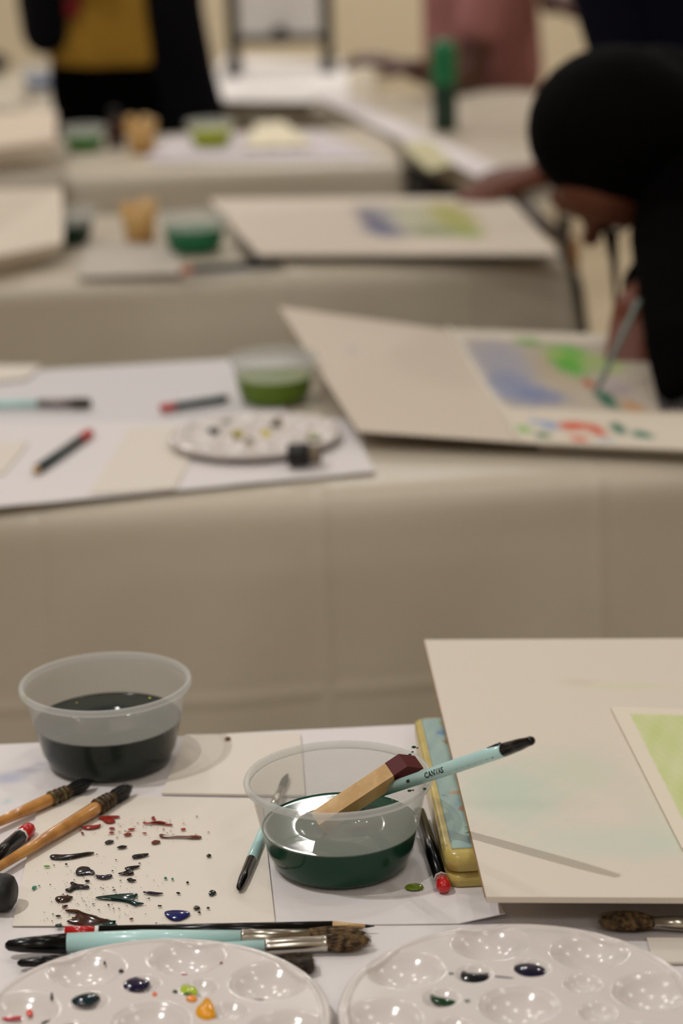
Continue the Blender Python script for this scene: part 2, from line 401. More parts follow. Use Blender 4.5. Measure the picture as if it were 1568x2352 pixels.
mb = MB(); rbox(mb, tc_, TW + .0012, TL + .0012, Z1 + .0118, .7712, .0095, yaw, bev=.0015); part('tin_lid', mb, m_tin, tin)
def tin_print(u, v):
    c = V(lin((150, 172, 158))).lerp(V(lin((118, 146, 150))), .5 + .5 * snoise(u * 4, v * 9, 2))
    sp = [(.35, .10, .16, .012, (120, 120, 90)), (.4, .27, .22, .035, (170, 130, 100)), (.55, .36, .28, .03, (150, 122, 92)), (.3, .39, .2, .016, (190, 150, 110)),
          (.5, .46, .2, .03, (196, 140, 110)), (.45, .60, .12, .05, (150, 160, 140)), (.4, .80, .2, .03, (150, 120, 70)), (.45, .875, .3, .03, (100, 140, 180)), (.5, .95, .3, .02, (176, 166, 90)), (.75, .7, .15, .03, (120, 150, 90))]
    for (mx, my, rx, ry, cc) in sp:
        d = ((u - mx) / rx) ** 2 + ((v - my) / ry) ** 2 + .45 * snoise(u * 23, v * 60, my * 20)
        if d < 1: c = c.lerp(V(lin(cc)) * .72, .9)
    return tuple(c)
q = [tc_ + tx * (sx * (TW / 2 - .004)) + ty * (sy * (TL / 2 - .006)) for sx, sy in ((-1, -1), (1, -1), (1, 1), (-1, 1))]
for p in q: p.z = .7713
sheet('lid_print', q, m_tintop, 'pale blue printed panel with small flowers', th=.0004, nu=40, nv=150, fn=tin_print, parent=tin)
# ------------------------------------------------------------------ plastic tubs
def lathe(mb, c, prof, n=72, close=False):
    c = V(c); vs = []; fs = []
    for (r, z) in prof:
        for k in range(n): vs.append(c + V((r * cos(2 * pi * k / n), r * sin(2 * pi * k / n), z)))
    m = len(prof)
    for i in range(m - 1 if not close else m):
        i2 = (i + 1) % m
        for k in range(n): k2 = (k + 1) % n; fs.append((i * n + k, i * n + k2, i2 * n + k2, i2 * n + k))
    mb.add(vs, fs)
def tub(c, label, lvl, col, s=1.0, top=(30, 60, 40), group=None, haze=.27, n=72, rough=.06):
    t = thing('plastic_tub', label, 'tub', tuple(c), group)
    W = lambda z: (.0435 + (.0545 - .0435) * (z / .053) ** .9 if z > .006 else .0385 + .005 * sqrt(max(0, 1 - (1 - z / .006) ** 2)))
    zs = [0, .0008, .0025, .006] + [.006 + i * .0047 for i in range(1, 11)]
    outer = [(.001, .0)] + [(W(z) * s, z * s) for z in zs] + [(.0560 * s, .0548 * s)]
    inner = [((r - .0007 * s), z + .0006 * s) for r, z in outer[1:]][::-1] + [(.001, .0012)]
    mb = MB(); lathe(mb, c, outer + inner, n); part('cup', mb, frosted('cup_plastic', haze, .01, lvl * s), t)
    mb = MB(); lathe(mb, c, [(.0548 * s, .0545 * s), (.0572 * s, .0545 * s), (.0585 * s, .0552 * s), (.0588 * s, .0572 * s), (.0582 * s, .0588 * s), (.0568 * s, .0592 * s), (.0556 * s, .0588 * s), (.0546 * s, .0570 * s)], n, True)
    part('rim', mb, m_rim, t)
    mb = MB(); pr = [(.0005, .0016)] + [((W(z) - .00065) * s, (z + .0012) * s) for z in zs if z < lvl - .001]
    rl = (W(lvl) - .0007) * s
    pr += [(rl, lvl * s), (rl - .0004, lvl * s - .0004), (rl - .0009, lvl * s - .00057), (rl - .0016, lvl * s - .0006), (rl - .004, lvl * s - .0006), (rl * .6, lvl * s - .0006), (.0004, lvl * s - .0006)]
    lathe(mb, c, pr, n, True)
    m = mat('tinted_water', col, rough, spec=.5, ior=1.33)
    nt = m.node_tree; b = nt.nodes['Principled BSDF']
    part('water', mb, m, t)
    return t
c1 = at(241, 1556, .809); c1.z = Z1 + .0016
c2 = at(776, 1773, .809); c2.z = Z1 + .0028
tub(c1, 'clear plastic tub of dark grey water at left', .0315, (38, 46, 44))
g = tub(c2, 'clear plastic tub of deep green water holding a brush and a wooden stick', .027, (14, 66, 48), s=.975)
# ------------------------------------------------------------------ brushes and pencils
def pieces(t, A, B, segs, n=24):
    for (name, m, prof) in segs:
        mb = MB(); mb.tube(A, B, prof, n); part(name, mb, m, t)
def bristles(t, A, B, t0, t1, r0, r1, m, cnt=220, flat=1.0, spread=.1, tipr=.25, wild=.0):
    A = V(A); B = V(B); d = B - A; L = d.length; dn = d.normalized(); e1 = V((0, 0, 1)); e1 = (e1 - dn * e1.dot(dn)).normalized(); e2 = dn.cross(e1)
    mb = MB(); pr = []
    for i in range(11):
        s = i / 10; rr = (r0 + (r1 - r0) * sin(min(1, s * 2) * pi / 2)) * (1 if s < .55 else (tipr + (1 - tipr) * cos((s - .55) / .45 * pi / 2) ** .8))
        pr.append((t0 + (t1 - t0) * s * .96, max(rr * .86, .0003)))
    mb.tube(A, B, pr, 16, sq=flat)
    rnd = random.Random(int(A.x * 1e5) + cnt)
    for k in range(cnt):
        an = rnd.random() * 2 * pi; q = sqrt(rnd.random()); pts = []
        le = rnd.uniform(.78, 1.04)
        jx, jy = rnd.gauss(0, wild), rnd.gauss(0, wild)
        for s in (0, .35, .7, 1):
            rr = (r0 + (r1 - r0) * sin(min(1, s * 2) * pi / 2)) * (1 if s < .55 else (tipr + (1 - tipr) * cos((s - .55) / .45 * pi / 2) ** .8)) * q * 1.05
            p = A + d * (t0 + (t1 - t0) * s * le) + e1 * (rr * cos(an) + jx * s * s) + e2 * (rr * sin(an) * flat + jy * s * s)
            if p.z < ZP + .0012: p.z = ZP + .0012
            pts.append(p)
        h = .00022; vs = []
        for i, p in enumerate(pts):
            hh = h * (1 - i * .25)
            vs += [p + e1 * hh, p - e1 * hh * .5 + e2 * hh, p - e1 * hh * .5 - e2 * hh]
        fs = [(i * 3 + a, i * 3 + (a + 1) % 3, i * 3 + 3 + (a + 1) % 3, i * 3 + 3 + a) for i in range(3) for a in range(3)]
        mb.add(vs, fs)
    for v in mb.v: v.z = max(v.z, ZP + .0010)
    return part('bristles', mb, m, t)
def lying(pa, pb, r, zb=ZP): return at(*pa, zb + r), at(*pb, zb + r)
# mop brush, upper
def mop(pa, pb, label, wrapm, r=.0042):
    A, B = lying(pa, pb, r + .0012)
    t = thing('mop_brush', label, 'brush', (A.x, A.y, ZP), 'wooden mop brushes')
    L = (B - A).length; f = lambda mm: 1 - mm / 1000 / L
    pieces(t, A, B, [('handle', m_wood, [(0, r * .45), (f(60), r * .95), (f(42), r * 1.02), (f(38), r * .95)])])
    for k, (a, b) in enumerate(((39, 35), (34, 31), (30, 27), (26.5, 23.5))):
        mb = MB(); ra = r * 1.06 - k * .00015; mb.tube(A, B, [(f(a), ra * .9), (f(a - .5), ra * 1.12), (f((a + b) / 2), ra * 1.2), (f(b + .5), ra * 1.12), (f(b), ra * .9)], 20)
        part('binding', mb, wrapm if k % 2 == 0 else m_wrap, t)
    mb = MB(); mb.tube(A, B, [(f(40), r * .95), (f(21), r * .9)], 20); part('quill', mb, m_wrap2, t)
    bristles(t, A, B, f(24), 1.0, r * .8, r * 1.12, m_dbrist, 160, tipr=.12)
    return t
mop((-70, 1918), (214, 1792), 'wooden mop brush touching the grey water tub', m_wrap2)
mop((-120, 2062), (303, 1806), 'longer wooden mop brush lying over the splattered sheet corner', m_wrap, .0046)
def pencil(pa, pb, label, body, tip, ringm=m_white, r=.0038, n=6, zb=ZP, group=None, cut=.14, z2=None, two=False, cat='pencil'):
    # pb = coloured end
    A = at(*pa, zb + r); Bp = at(*pb, (z2 or zb) + r)
    t = thing('pencil', label, cat, (A.x, A.y, zb), group); L = (Bp - A).length
    f = lambda m: 1 - m / L
    segs = [('barrel', body, [(0, r), (f(.0145), r)]), ('ring', ringm, [(f(.0145), r * 1.04), (f(.0128), r * 1.04)]),
            ('end_cap', tip, [(f(.013), r * 1.03), (f(.003), r * 1.03), (f(.0008), r * .75), (1, r * .3)])]
    pieces(t, A, Bp, segs, n)
    return t
pencil((-50, 2002), (72, 1900), 'black pencil with a red end between the mop brushes', m_black, m_red, n=8, r=.0046)
pencil((962, 1868), (1021, 2042), 'black pencil with a red end beside the yellow tin', m_black, m_red, n=8, r=.0044)
# round black object at left edge
A = at(-30, 2050, ZP + .011); k = thing('ink_bottle', 'round black ink bottle lid at the left edge below the pencil', 'bottle', (A.x, A.y, ZP))
mb = MB(); mb.tube(A + V((-.05, .012, 0)), A + V((.0165, -.002, 0)), [(0, .0108), (.92, .0112), (.97, .010), (1, .007)], 28); part('lid', mb, m_mblack, k)
mb = MB(); mb.tube(A + V((-.09, .018, 0)), A + V((-.05, .012, 0)), [(0, .0108), (1, .0108)], 28); part('bottle_body', mb, m_black, k)
# thin turquoise brush behind the green tub
A, Bq = at(548, 2042, ZP + .0038), at(660, 1778, ZP + .0042)
t = thing('paintbrush', 'turquoise paintbrush with black end, lying behind the green water tub', 'brush', tuple(A))
pieces(t, A, Bq, [('tip', m_black, [(0, .0010), (.015, .0020), (.08, .0028), (.235, .0032)]), ('handle', m_turq, [(.235, .0032), (.7, .0027)]), ('ferrule', m_chrome, [(.7, .0028), (.86, .0023)])])
bristles(t, A, Bq, .86, 1, .0022, .0025, m_brist2, 80)
# two turquoise brushes across the foreground
ZL = ZP + .0006
A, Bq = at(12, 2172, ZL + .0062), at(765, 2147, ZL + .0066)
t = thing('paintbrush', 'long turquoise paintbrush with black end below the splattered sheet', 'brush', tuple(A), )
pieces(t, A, Bq, [('tip', m_black, [(0, .0014), (.01, .0030), (.05, .0042), (.19, .0060)]), ('handle', m_turq, [(.19, .0060), (.42, .0064), (.72, .0044)]),
                  ('ferrule', m_chrome, [(.72, .0046), (.728, .0050), (.735, .0046), (.75, .0050), (.765, .0045), (.93, .0040)])])
bristles(t, A, Bq, .92, 1.1, .0036, .0046, m_brist, 200, flat=.9, wild=.0010, tipr=.4)
A, Bq = at(40, 2213, ZL + .003), at(850, 2160, ZL + .0048)
A.z += .0002
t = thing('paintbrush', 'turquoise paintbrush with broad nickel ferrule, handle under the palette edge', 'brush', tuple(A))
pieces(t, A, Bq, [('tip', m_black, [(0, .0010), (.01, .0022), (.06, .0030), (.15, .0036)]), ('handle', m_turq, [(.15, .0036), (.42, .0046), (.705, .0043)]),
                  ('ferrule', m_chrome, [(.70, .0050), (.708, .0053), (.716, .0047), (.86, .0046), (.872, .0050), (.88, .0044)])])
bristles(t, A, Bq, .87, 1.0, .0042, .0058, m_brist, 320, flat=.95, wild=.0012, tipr=.2)
# black pencil behind them, red band, bare wooden point
A, Bq = at(150, 2141, ZL + .0036), at(860, 2127, ZL + .0036)
t = thing('pencil', 'thin black pencil with red end band behind the turquoise brushes', 'pencil', tuple(A))
pieces(t, A, Bq, [('end_cap', m_red, [(0, .0036), (.097, .0036)]), ('ring', m_white, [(.097, .00362), (.11, .00362)]), ('barrel', m_black, [(.11, .0036), (.865, .0036)]), ('point', m_bare, [(.865, .0035), (.97, .0012)]), ('lead', m_mblack, [(.97, .0012), (1, .0003)])], 8)
# flat brush peeking out under the palette
A, Bq = at(565, 2226, ZL + .004), at(722, 2210, ZL + .004)
t = thing('paintbrush', 'flat brush under the left palette, only its dark bristles showing', 'brush', tuple(A))
pieces(t, A, Bq, [('handle', m_turq, [(0, .003), (.08, .003)]), ('ferrule', m_chrome, [(.08, .0034), (.3, .0038)])])
bristles(t, A, Bq, .28, 1.0, .0042, .0052, m_brist2, 400, flat=1.75, tipr=.9, wild=.0004)
# brush at right below the board
A, Bq = at(1760, 2126, ZL + .0045), at(1376, 2115, ZL + .005)
t = thing('paintbrush', 'paintbrush with mottled brown bristles in front of the big board', 'brush', tuple(A))
pieces(t, A, Bq, [('handle', m_turq, [(0, .004), (.4, .0045)]), ('ferrule', m_chrome, [(.4, .0048), (.705, .0036)])])
bristles(t, A, Bq, .68, 1.0, .0036, .0058, m_brist, 340, flat=1.15, tipr=.55, wild=.0010)
# the brush and the stick standing in the green tub
rimz = c2.z + .0592 * .975
P1 = at(955, 1790, rimz + .0035); Ptip = P1 + V((.072, -.010, .0))
W0 = at(800, 1842, c2.z + .026)
# aim: keep the axis through W0 and the rim point, stop where the tip is seen
d = (P1 - W0)
def closest_t(px_, py_):
    ray = (fw + rt * ((px_ - 784) / F) - up * ((py_ - 1176) / F)).normalized()
    w0 = W0 - CAM; a = d.dot(d); b = d.dot(ray); cc = 1; dd = d.dot(w0); e = ray.dot(w0)
    return (b * e - cc * dd) / (a * cc - b * b)
tt = closest_t(1210, 1660)
Pend = W0 + d * tt; Pbot = W0 - d.normalized() * .050
if Pbot.z < c2.z + .004: Pbot = W0 + d * ((c2.z + .0045 - W0.z) / d.z)
t = thing('paintbrush', 'turquoise paintbrush lettered CANVAS leaning in the green water tub', 'brush', tuple(Pbot))
L = (Pend - Pbot).length; f = lambda m: 1 - m / L
pieces(t, Pbot, Pend, [('bristles', m_brist2, [(0, .001), (.06, .0036), (.12, .0034)]), ('ferrule', m_chrome, [(.12, .0036), (.3, .0034)]),
      ('handle', m_turq, [(.3, .0034), (f(.075), .0041), (f(.045), .0042), (f(.0265), .0040)]),
      ('tip', m_black, [(f(.0265), .00405), (f(.012), .0034), (f(.004), .0026), (f(.0025), .0027), (f(.0008), .0022), (1, .0008)])])
dn = (Pend - Pbot).normalized(); tocam = (CAM - Pend).normalized(); side = dn.cross(tocam).normalized()
if side.z < 0: side = -side
nrm = dn.cross(side).normalized()
if nrm.dot(tocam) < 0: nrm = -nrm
# black streak running down from the dipped end along the upper side
mb = MB(); a = Pend - dn * .027; axs = side * .0037 + nrm * .0015
mb.tube(a + axs, a + axs - dn * .0125 + side * .0004, [(0, .0012), (.5, .0007), (1, .0002)], 8); part('paint_streak', mb, m_black, t)
def lettering(body, P, R, ang0, size, parent, rot=0):
    cu = bpy.data.curves.new('txt', 'FONT'); cu.body = body; cu.size = size; cu.align_x = 'LEFT'; cu.resolution_u = 3; cu.offset = size * .022
    o = bpy.data.objects.new('txt', cu); COL.objects.link(o)
    dg = bpy.context.evaluated_depsgraph_get(); me = bpy.data.meshes.new_from_object(o.evaluated_get(dg))
    vs = [v.co.copy() for v in me.vertices]; fs = [tuple(p.vertices) for p in me.polygons]
    bpy.data.objects.remove(o); bpy.data.meshes.remove(me)
    out = []
    for v in vs:
        x, y = (v.x, v.y) if not rot else (-v.y, v.x)
        an = ang0 + (y / R)
        out.append(P + dn * x + side * (R * sin(an)) + nrm * (R * cos(an)))
    mb = MB(); mb.add(out, fs); return mb.build('lettering', m_ink, parent, smooth=False)
def axis_at(px_, py_): return W0 + d * closest_t(px_, py_)
lettering('CANVAS', axis_at(983, 1768), .00425, -.30, .0049, t)
lettering('8', axis_at(952, 1790), .00420, -.15, .0046, t, rot=1)
# small black specks on the handle
rnd = random.Random(4); mb = MB()
for k in range(7):
    p = axis_at(1050 + k * 13, 1738 - k * 7) + side * .0043 * sin(-.5) + nrm * .0041 * cos(-.5); mb.ball(p, rnd.uniform(.0002, .0005), n=6)
part('paint_specks', mb, m_ink, t, kind='stuff')
# wooden stick with dark red end
S1 = at(905, 1778, rimz + .0012)
def ray_at(px_, py_, Y): return atY(px_, py_, Y)
SB = at(745, 1893, c2.z + .012); 
SA = ray_at(700, 1905, c2.y + .006); SA.z = max(SA.z, c2.z + .006)
SE = ray_at(944, 1748, c2.y + .004); SA = ray_at(745, 1880, c2.y - .010)
st = thing('wooden_stick', 'square bare wooden stick with dark red end in the green water tub', 'stick', tuple(SA))
dS = SE - SA
def sqstick(mb, a, b, w, h, cut=0, a0=0):
    A_ = SA + dS * a; B_ = SA + dS * b; dn_ = dS.normalized(); s_ = dn_.cross(V((0, -.6, 1))).normalized(); n_ = dn_.cross(s_).normalized()
    if n_.z < 0: n_ = -n_
    vs = []
    for (P_, c_) in ((A_, a0), (B_, cut)):
        for (x, y) in ((-1, -1), (1, -1), (1, 1), (-1, 1)): vs.append(P_ + s_ * (x * w / 2) + n_ * (y * h / 2) + dn_ * (c_ * y))
    mb.add(vs, [(0, 1, 2, 3), (7, 6, 5, 4), (0, 4, 5, 1), (1, 5, 6, 2), (2, 6, 7, 3), (3, 7, 4, 0)])
mb = MB(); sqstick(mb, -.08, .76, .0105, .0120, 0.001); part('shaft', mb, m_bare, st, smooth=False)
mb = MB(); sqstick(mb, .76, 1.0, .0107, .0122, -.004, .001); part('dipped_end', mb, m_dkred, st, smooth=False)
# ------------------------------------------------------------------ paint splashes
def smooth_poly(pts, it=2):
    for _ in range(it):
        q = []
        for i in range(len(pts)):
            a = pts[i]; b = pts[(i + 1) % len(pts)]
            q += [(a[0] * .75 + b[0] * .25, a[1] * .75 + b[1] * .25), (a[0] * .25 + b[0] * .75, a[1] * .25 + b[1] * .75)]
        pts = q
    return pts
def blob_mesh(mb, pts3, h):
    n = len(pts3); base = [V(p) for p in pts3]; c = sum(base, V()) / n
    dirs = []
    for i in range(n):
        e = base[(i + 1) % n] - base[i - 1]; nn = V((-e.y, e.x, 0)); nn = nn.normalized() if nn.length > 1e-9 else V((0, 0, 0)); dirs.append(nn)
    area = sum(base[i].x * base[(i + 1) % n].y - base[(i + 1) % n].x * base[i].y for i in range(n))
    sg = 1 if area > 0 else -1
    ins = min(.0006, h * 1.2)
    mid = [base[i] + dirs[i] * (sg * ins * .35) + V((0, 0, h * .7)) for i in range(n)]
    topv = [base[i] + dirs[i] * (sg * ins) + V((0, 0, h)) for i in range(n)]
    fs = []
    for l in range(2):
        for i in range(n): j = (i + 1) % n; fs.append((l * n + i, l * n + j, (l + 1) * n + j, (l + 1) * n + i))
    fs.append(tuple(range(2 * n, 3 * n)) if sg > 0 else tuple(reversed(range(2 * n, 3 * n))))
    mb.add(base + mid + topv, fs)
ZS = ZP + .0018
splat = thing('paint_splatter', 'wet splashes and drops of paint on the splattered warm sheet', 'paint', tuple(at(300, 1990, ZS)))
def c2p(x, y): return (x / 2, 1800 + y / 2)      # tracing frame -> photograph
def splash(pts, col, h=.0006, it=2, parent=None, z=ZS, name='splash', rough=.1):
    mb = MB(); blob_mesh(mb, [at(*c2p(*p), z) for p in smooth_poly(pts, it)], h)
    return part(name, mb, pm(col, rough), parent or splat)
K = (26, 22, 22); RD = (140, 42, 34); BR = (96, 48, 22); DG = (14, 50, 48); NB = (22, 30, 92)
for pts, col in [
 ([(225, 335), (240, 325), (300, 328), (360, 322), (405, 314), (438, 316), (425, 324), (380, 332), (330, 344), (280, 348), (235, 346)], K),
 ([(345, 405), (355, 388), (378, 380), (412, 384), (418, 396), (434, 400), (436, 418), (412, 414), (380, 418), (350, 420)], (40, 38, 42)),
 ([(436, 418), (470, 424), (510, 416), (520, 424), (498, 436), (462, 438), (442, 430)], (44, 42, 54)),
 ([(318, 455), (336, 450), (350, 462), (400, 466), (414, 474), (405, 482), (365, 480), (340, 484), (325, 498), (300, 492), (298, 486), (318, 480), (330, 468)], (36, 32, 36)),
 ([(250, 528), (262, 518), (310, 514), (340, 520), (326, 528), (322, 536), (290, 544), (258, 540)], (52, 34, 26)),
 ([(430, 524), (470, 516), (530, 510), (600, 504), (640, 506), (618, 522), (612, 536), (630, 546), (670, 550), (640, 558), (615, 558), (585, 542), (520, 534), (460, 530)], (16, 50, 48)),
 ([(645, 498), (690, 496), (715, 500), (760, 504), (720, 512), (690, 508)], (34, 24, 40)),
 ([(748, 592), (775, 584), (820, 582), (862, 586), (878, 598), (850, 618), (812, 630), (775, 622)], NB),
 ([(292, 582), (320, 578), (360, 580), (380, 592), (420, 604), (455, 610), (450, 620), (480, 632), (520, 628), (500, 642), (470, 650), (430, 646), (400, 660), (360, 648), (320, 640), (300, 632), (330, 624), (350, 606), (352, 592), (310, 590)], (62, 36, 28)),
 ([(468, 630), (490, 620), (505, 630), (540, 630), (520, 640), (540, 650), (515, 652), (500, 660), (470, 656), (430, 658), (400, 654), (440, 644)], (14, 58, 54)),
 ([(604, 330), (640, 324), (686, 320), (680, 330), (640, 340), (608, 344)], K),
 ([(566, 388), (600, 380), (645, 376), (640, 384), (600, 394), (618, 410), (608, 418), (560, 418), (535, 414), (570, 406), (585, 398)], K),
 ([(578, 440), (600, 432), (612, 440), (632, 444), (610, 450), (590, 448)], K),
 ([(478, 270), (495, 260), (522, 260), (524, 268), (500, 276), (484, 276)], K),
 ([(530, 296), (555, 284), (582, 286), (584, 292), (560, 298)], K),
 ([(728, 234), (745, 232), (770, 240), (820, 240), (860, 242), (905, 238), (928, 242), (922, 252), (880, 252), (840, 248), (800, 248), (760, 248), (735, 246)], BR),
 ([(692, 270), (708, 260), (736, 262), (738, 270), (715, 276), (698, 276)], (104, 50, 30)),
 ([(374, 200), (400, 194), (440, 192), (462, 186), (466, 192), (448, 204), (410, 210), (380, 206)], RD),
 ([(455, 152), (500, 148), (552, 148), (550, 156), (510, 158), (530, 168), (530, 176), (505, 182), (480, 178), (470, 164), (450, 160)], RD),
 ([(650, 178), (680, 180), (715, 174), (735, 172), (760, 178), (790, 184), (795, 192), (770, 190), (735, 184), (700, 184), (665, 186)], RD),
 ([(564, 234), (590, 226), (608, 230), (600, 238), (575, 240)], (130, 50, 36)),
 ([(498, 206), (510, 200), (530, 204), (526, 210), (505, 210)], RD),
 ([(585, 210), (606, 204), (624, 208), (610, 214), (590, 214)], (150, 60, 40)),
 ([(496, 226), (512, 220), (530, 226), (512, 230)], RD), ([(826, 208), (850, 204), (856, 210), (836, 216)], (160, 50, 36)),
 ([(652, 228), (664, 224), (678, 228), (664, 232)], (150, 70, 50)), ([(692, 154), (712, 150), (708, 160), (722, 168), (700, 168)], (160, 52, 44)),
 ([(280, 570), (292, 558), (318, 558), (300, 570)], (70, 30, 30)), ([(250, 652), (262, 644), (288, 648), (282, 658), (258, 658)], DG),
 ([(385, 446), (405, 442), (416, 448), (400, 454)], K), ([(956, 502), (966, 490), (984, 490), (996, 500), (980, 512), (962, 514)], (18, 34, 36)),
 ([(886, 570), (894, 562), (912, 562), (922, 572), (908, 578), (892, 578)], K), ([(946, 330), (958, 322), (972, 328), (966, 336), (950, 336)], K),
 ([(144, 478), (156, 470), (174, 472), (160, 482), (150, 488)], (40, 130, 110)), ([(196, 380), (215, 376), (236, 380), (215, 384)], (90, 150, 60)),
 ([(720, 562), (732, 558), (748, 562), (734, 566)], K), ([(852, 454), (862, 448), (870, 454), (860, 460)], K), ([(946, 571), (956, 566), (966, 571), (956, 576)], K),
 ([(806, 502), (818, 498), (832, 504), (820, 508)], K), ([(250, 608), (270, 604), (284, 608), (268, 614)], (40, 26, 26)), ([(590, 622), (604, 616), (616, 620), (602, 626)], (110, 30, 30)),
 ([(750, 434), (760, 428), (770, 434), (760, 440)], (40, 120, 100)), ([(784, 438), (792, 432), (800, 438), (792, 444)], (60, 140, 110)),
 ([(905, 592), (915, 586), (925, 592), (915, 596)], K), ([(296, 370), (304, 366), (312, 370), (304, 374)], K), ([(520, 652), (532, 646), (544, 652), (532, 658)], DG),
 ([(370, 226), (380, 222), (388, 230), (378, 234)], (120, 40, 30)), ([(895, 240), (902, 236), (900, 230)], (200, 170, 40))]:
    splash(pts, col)
spk = {}
rnd = random.Random(3)
for k in range(330):
    if rnd.random() < .7: cx, cy = rnd.gauss(440, 150), rnd.gauss(520, 90)
    else: cx, cy = rnd.gauss(620, 160), rnd.gauss(200, 28)
    if not (150 < cx < 1080 and 130 < cy < 690): continue
    col = rnd.choice([K, K, K, DG, (60, 30, 26), (50, 110, 96)]) if cy > 300 else rnd.choice([RD, (170, 80, 50), (196, 160, 60), BR])
    r = .00025 + .0006 * rnd.random() ** 4
    p = at(*c2p(cx, cy), ZS); n = 8
    spk.setdefault(col, MB()); blob_mesh(spk[col], [p + V((r * cos(2 * pi * i / n), r * sin(2 * pi * i / n) * rnd.uniform(.8, 1.2), 0)) for i in range(n)], .0002)
for col, mb in spk.items(): part('paint_specks', mb, pm(col), splat, kind='stuff')
# green drop in front of the tub, mud drop behind
mb = MB(); p = at(951, 2038, ZP + .0012); blob_mesh(mb, [p + V((.0056 * cos(a * pi / 10), .0042 * sin(a * pi / 10), 0)) for a in range(20)], .0009)
tag(mb.build('paint_drop', pm((100, 120, 30))), 'olive green drop of water in front of the green tub', 'paint drop')
mb = MB(); p = at(523, 1697, ZP + .0022); blob_mesh(mb, [p + V((.0022 * cos(a * pi / 6), .003 * sin(a * pi / 6), 0)) for a in range(12)], .0008)
tag(mb.build('paint_drop', pm((110, 76, 40))), 'small brown drop on the cream sheet beside the grey tub', 'paint drop')
# drops of paint on the green tub's rim
rg = MB(); rnd = random.Random(9)
for (x, y, r) in [(950, 1716, .0016), (947, 1727, .0009), (958, 1718, .0008), (941, 1733, .0012), (1000, 1785, .0011), (1001, 1789, .0009), (940, 1816, .0014), (948, 1815, .0009), (975, 1812, .0012)]:
    rg.ball(at(x, y, rimz + .0004), r, (1, .8, .5), 8)
part('paint_drops', rg, pm((34, 60, 36)), g, kind='stuff')
rg = MB()
for (x, y, r) in [(344, 1603, .0011), (176, 1614, .0007), (60, 1600, .0012)]: rg.ball(at(x, y, c1.z + .0592), r, (1, .8, .5), 8)
t_first = [o for o in COL.objects if o.name == 'plastic_tub'][0]; part('paint_drops', rg, pm((186, 176, 50)), t_first, kind='stuff')
# ------------------------------------------------------------------ palettes
def palette(c, label, rot, R=.093, H=.0125, nr=130, na=320, sm_off=22.5, parts=True, group='round plastic palettes'):
    outer = [(.072 * cos(radians(rot + 45 * k)) * R / .093, .072 * sin(radians(rot + 45 * k)) * R / .093, .0196, .0092) for k in range(8)] + [(0, 0, .0196, .0092)]
    small = [(.0415 * cos(radians(rot + sm_off + 45 * k)), .0415 * sin(radians(rot + sm_off + 45 * k)), .0096, .0046) for k in range(8)]
    wells = outer + small
    vs = []; fs = []
    def hgt(x, y):
        r = sqrt(x * x + y * y); z = H
        for (wx, wy, wr, wd) in wells:
            dd = sqrt((x - wx) ** 2 + (y - wy) ** 2) / wr
            if dd < 1.12:
                if dd < .92: z -= wd * (1 - (dd / 1.02) ** 2.2)
                else: e = (1.12 - dd) / .2; z -= wd * (1 - (.92 / 1.02) ** 2.2) * e * e * (3 - 2 * e) 
        e = (r - (R - .005)) / .005
        if e > 0: z += .0012 * sin(min(1, e * 1.6) * pi) 
        return z
    vs.append(V((c[0], c[1], c[2] + hgt(0, 0))))
    for i in range(1, nr + 1):
        r = (R) * i / nr
        for k in range(na):
            x, y = r * cos(2 * pi * k / na), r * sin(2 * pi * k / na); vs.append(V((c[0] + x, c[1] + y, c[2] + hgt(x, y))))
    for (r, z) in ((R + .0012, H - .001), (R + .0016, H - .0035), (R + .0008, H - .006), (R - .001, H - .006), (R - .002, H - .0015)):
        for k in range(na): vs.append(V((c[0] + r * cos(2 * pi * k / na), c[1] + r * sin(2 * pi * k / na), c[2] + z)))
    for k in range(na): fs.append((0, 1 + k, 1 + (k + 1) % na))
    for i in range(nr + 4):
        for k in range(na): k2 = (k + 1) % na; fs.append((1 + i * na + k, 1 + (i + 1) * na + k, 1 + (i + 1) * na + k2, 1 + i * na + k2))
    t = thing('paint_palette', label, 'palette', tuple(c), group)
    o = obj('palette_tray', vs, fs, m_pal, t)
    # feet: the undersides of the wells
    for (wx, wy, wr, wd) in outer:
        fb = MB(); fb.ball((c[0] + wx, c[1] + wy, c[2] + H - .0005 - .0045), wr * .86, (1, 1, .0072 / (wr * .86) * 1.0), 16)
        for v in fb.v: v.z = max(c[2], min(v.z, c[2] + H - wd_min(v, c, hgt)))
        part('well', fb, m_pal, t)
    return t, small, outer
def wd_min(v, c, hgt): return max(.0006, .0125 - hgt(v.x - c[0], v.y - c[1]) + .0008)
def paint_px(t, pts, z, col, h=.0008, rough=.1):
    mb = MB(); blob_mesh(mb, [at(x, y, z) for x, y in smooth_poly(pts, 2)], h); part('paint', mb, pm(col, rough), t)
def ell(cx, cy, rx, ry, n=12, j=.12, sd=1):
    r = random.Random(sd); return [(cx + rx * (1 + r.uniform(-j, j)) * cos(2 * pi * k / n), cy + ry * (1 + r.uniform(-j, j)) * sin(2 * pi * k / n)) for k in range(n)]
cp = at(345, 2345, ZP + .013); cp.z = ZP + .0006
a1 = at(425, 2208, ZP + .012) - cp; rot1 = math.degrees(atan2(a1.y, a1.x))
pl1, sm1, ou1 = palette(cp, 'round white palette at bottom left with orange and lime paint', rot1)
zt = cp.z + .0125
paint_px(pl1, [(270, 2262), (285, 2248), (305, 2243), (328, 2250), (347, 2256), (340, 2266), (328, 2273), (300, 2277), (275, 2274)], zt - .0012, (24, 18, 54))
paint_px(pl1, ell(190, 2292, 38, 17, sd=2), zt - .0012, (14, 38, 46))
paint_px(pl1, [(398, 2286), (402, 2268), (425, 2263), (450, 2268), (456, 2280), (440, 2292), (415, 2294)], zt - .0012, (168, 190, 50))
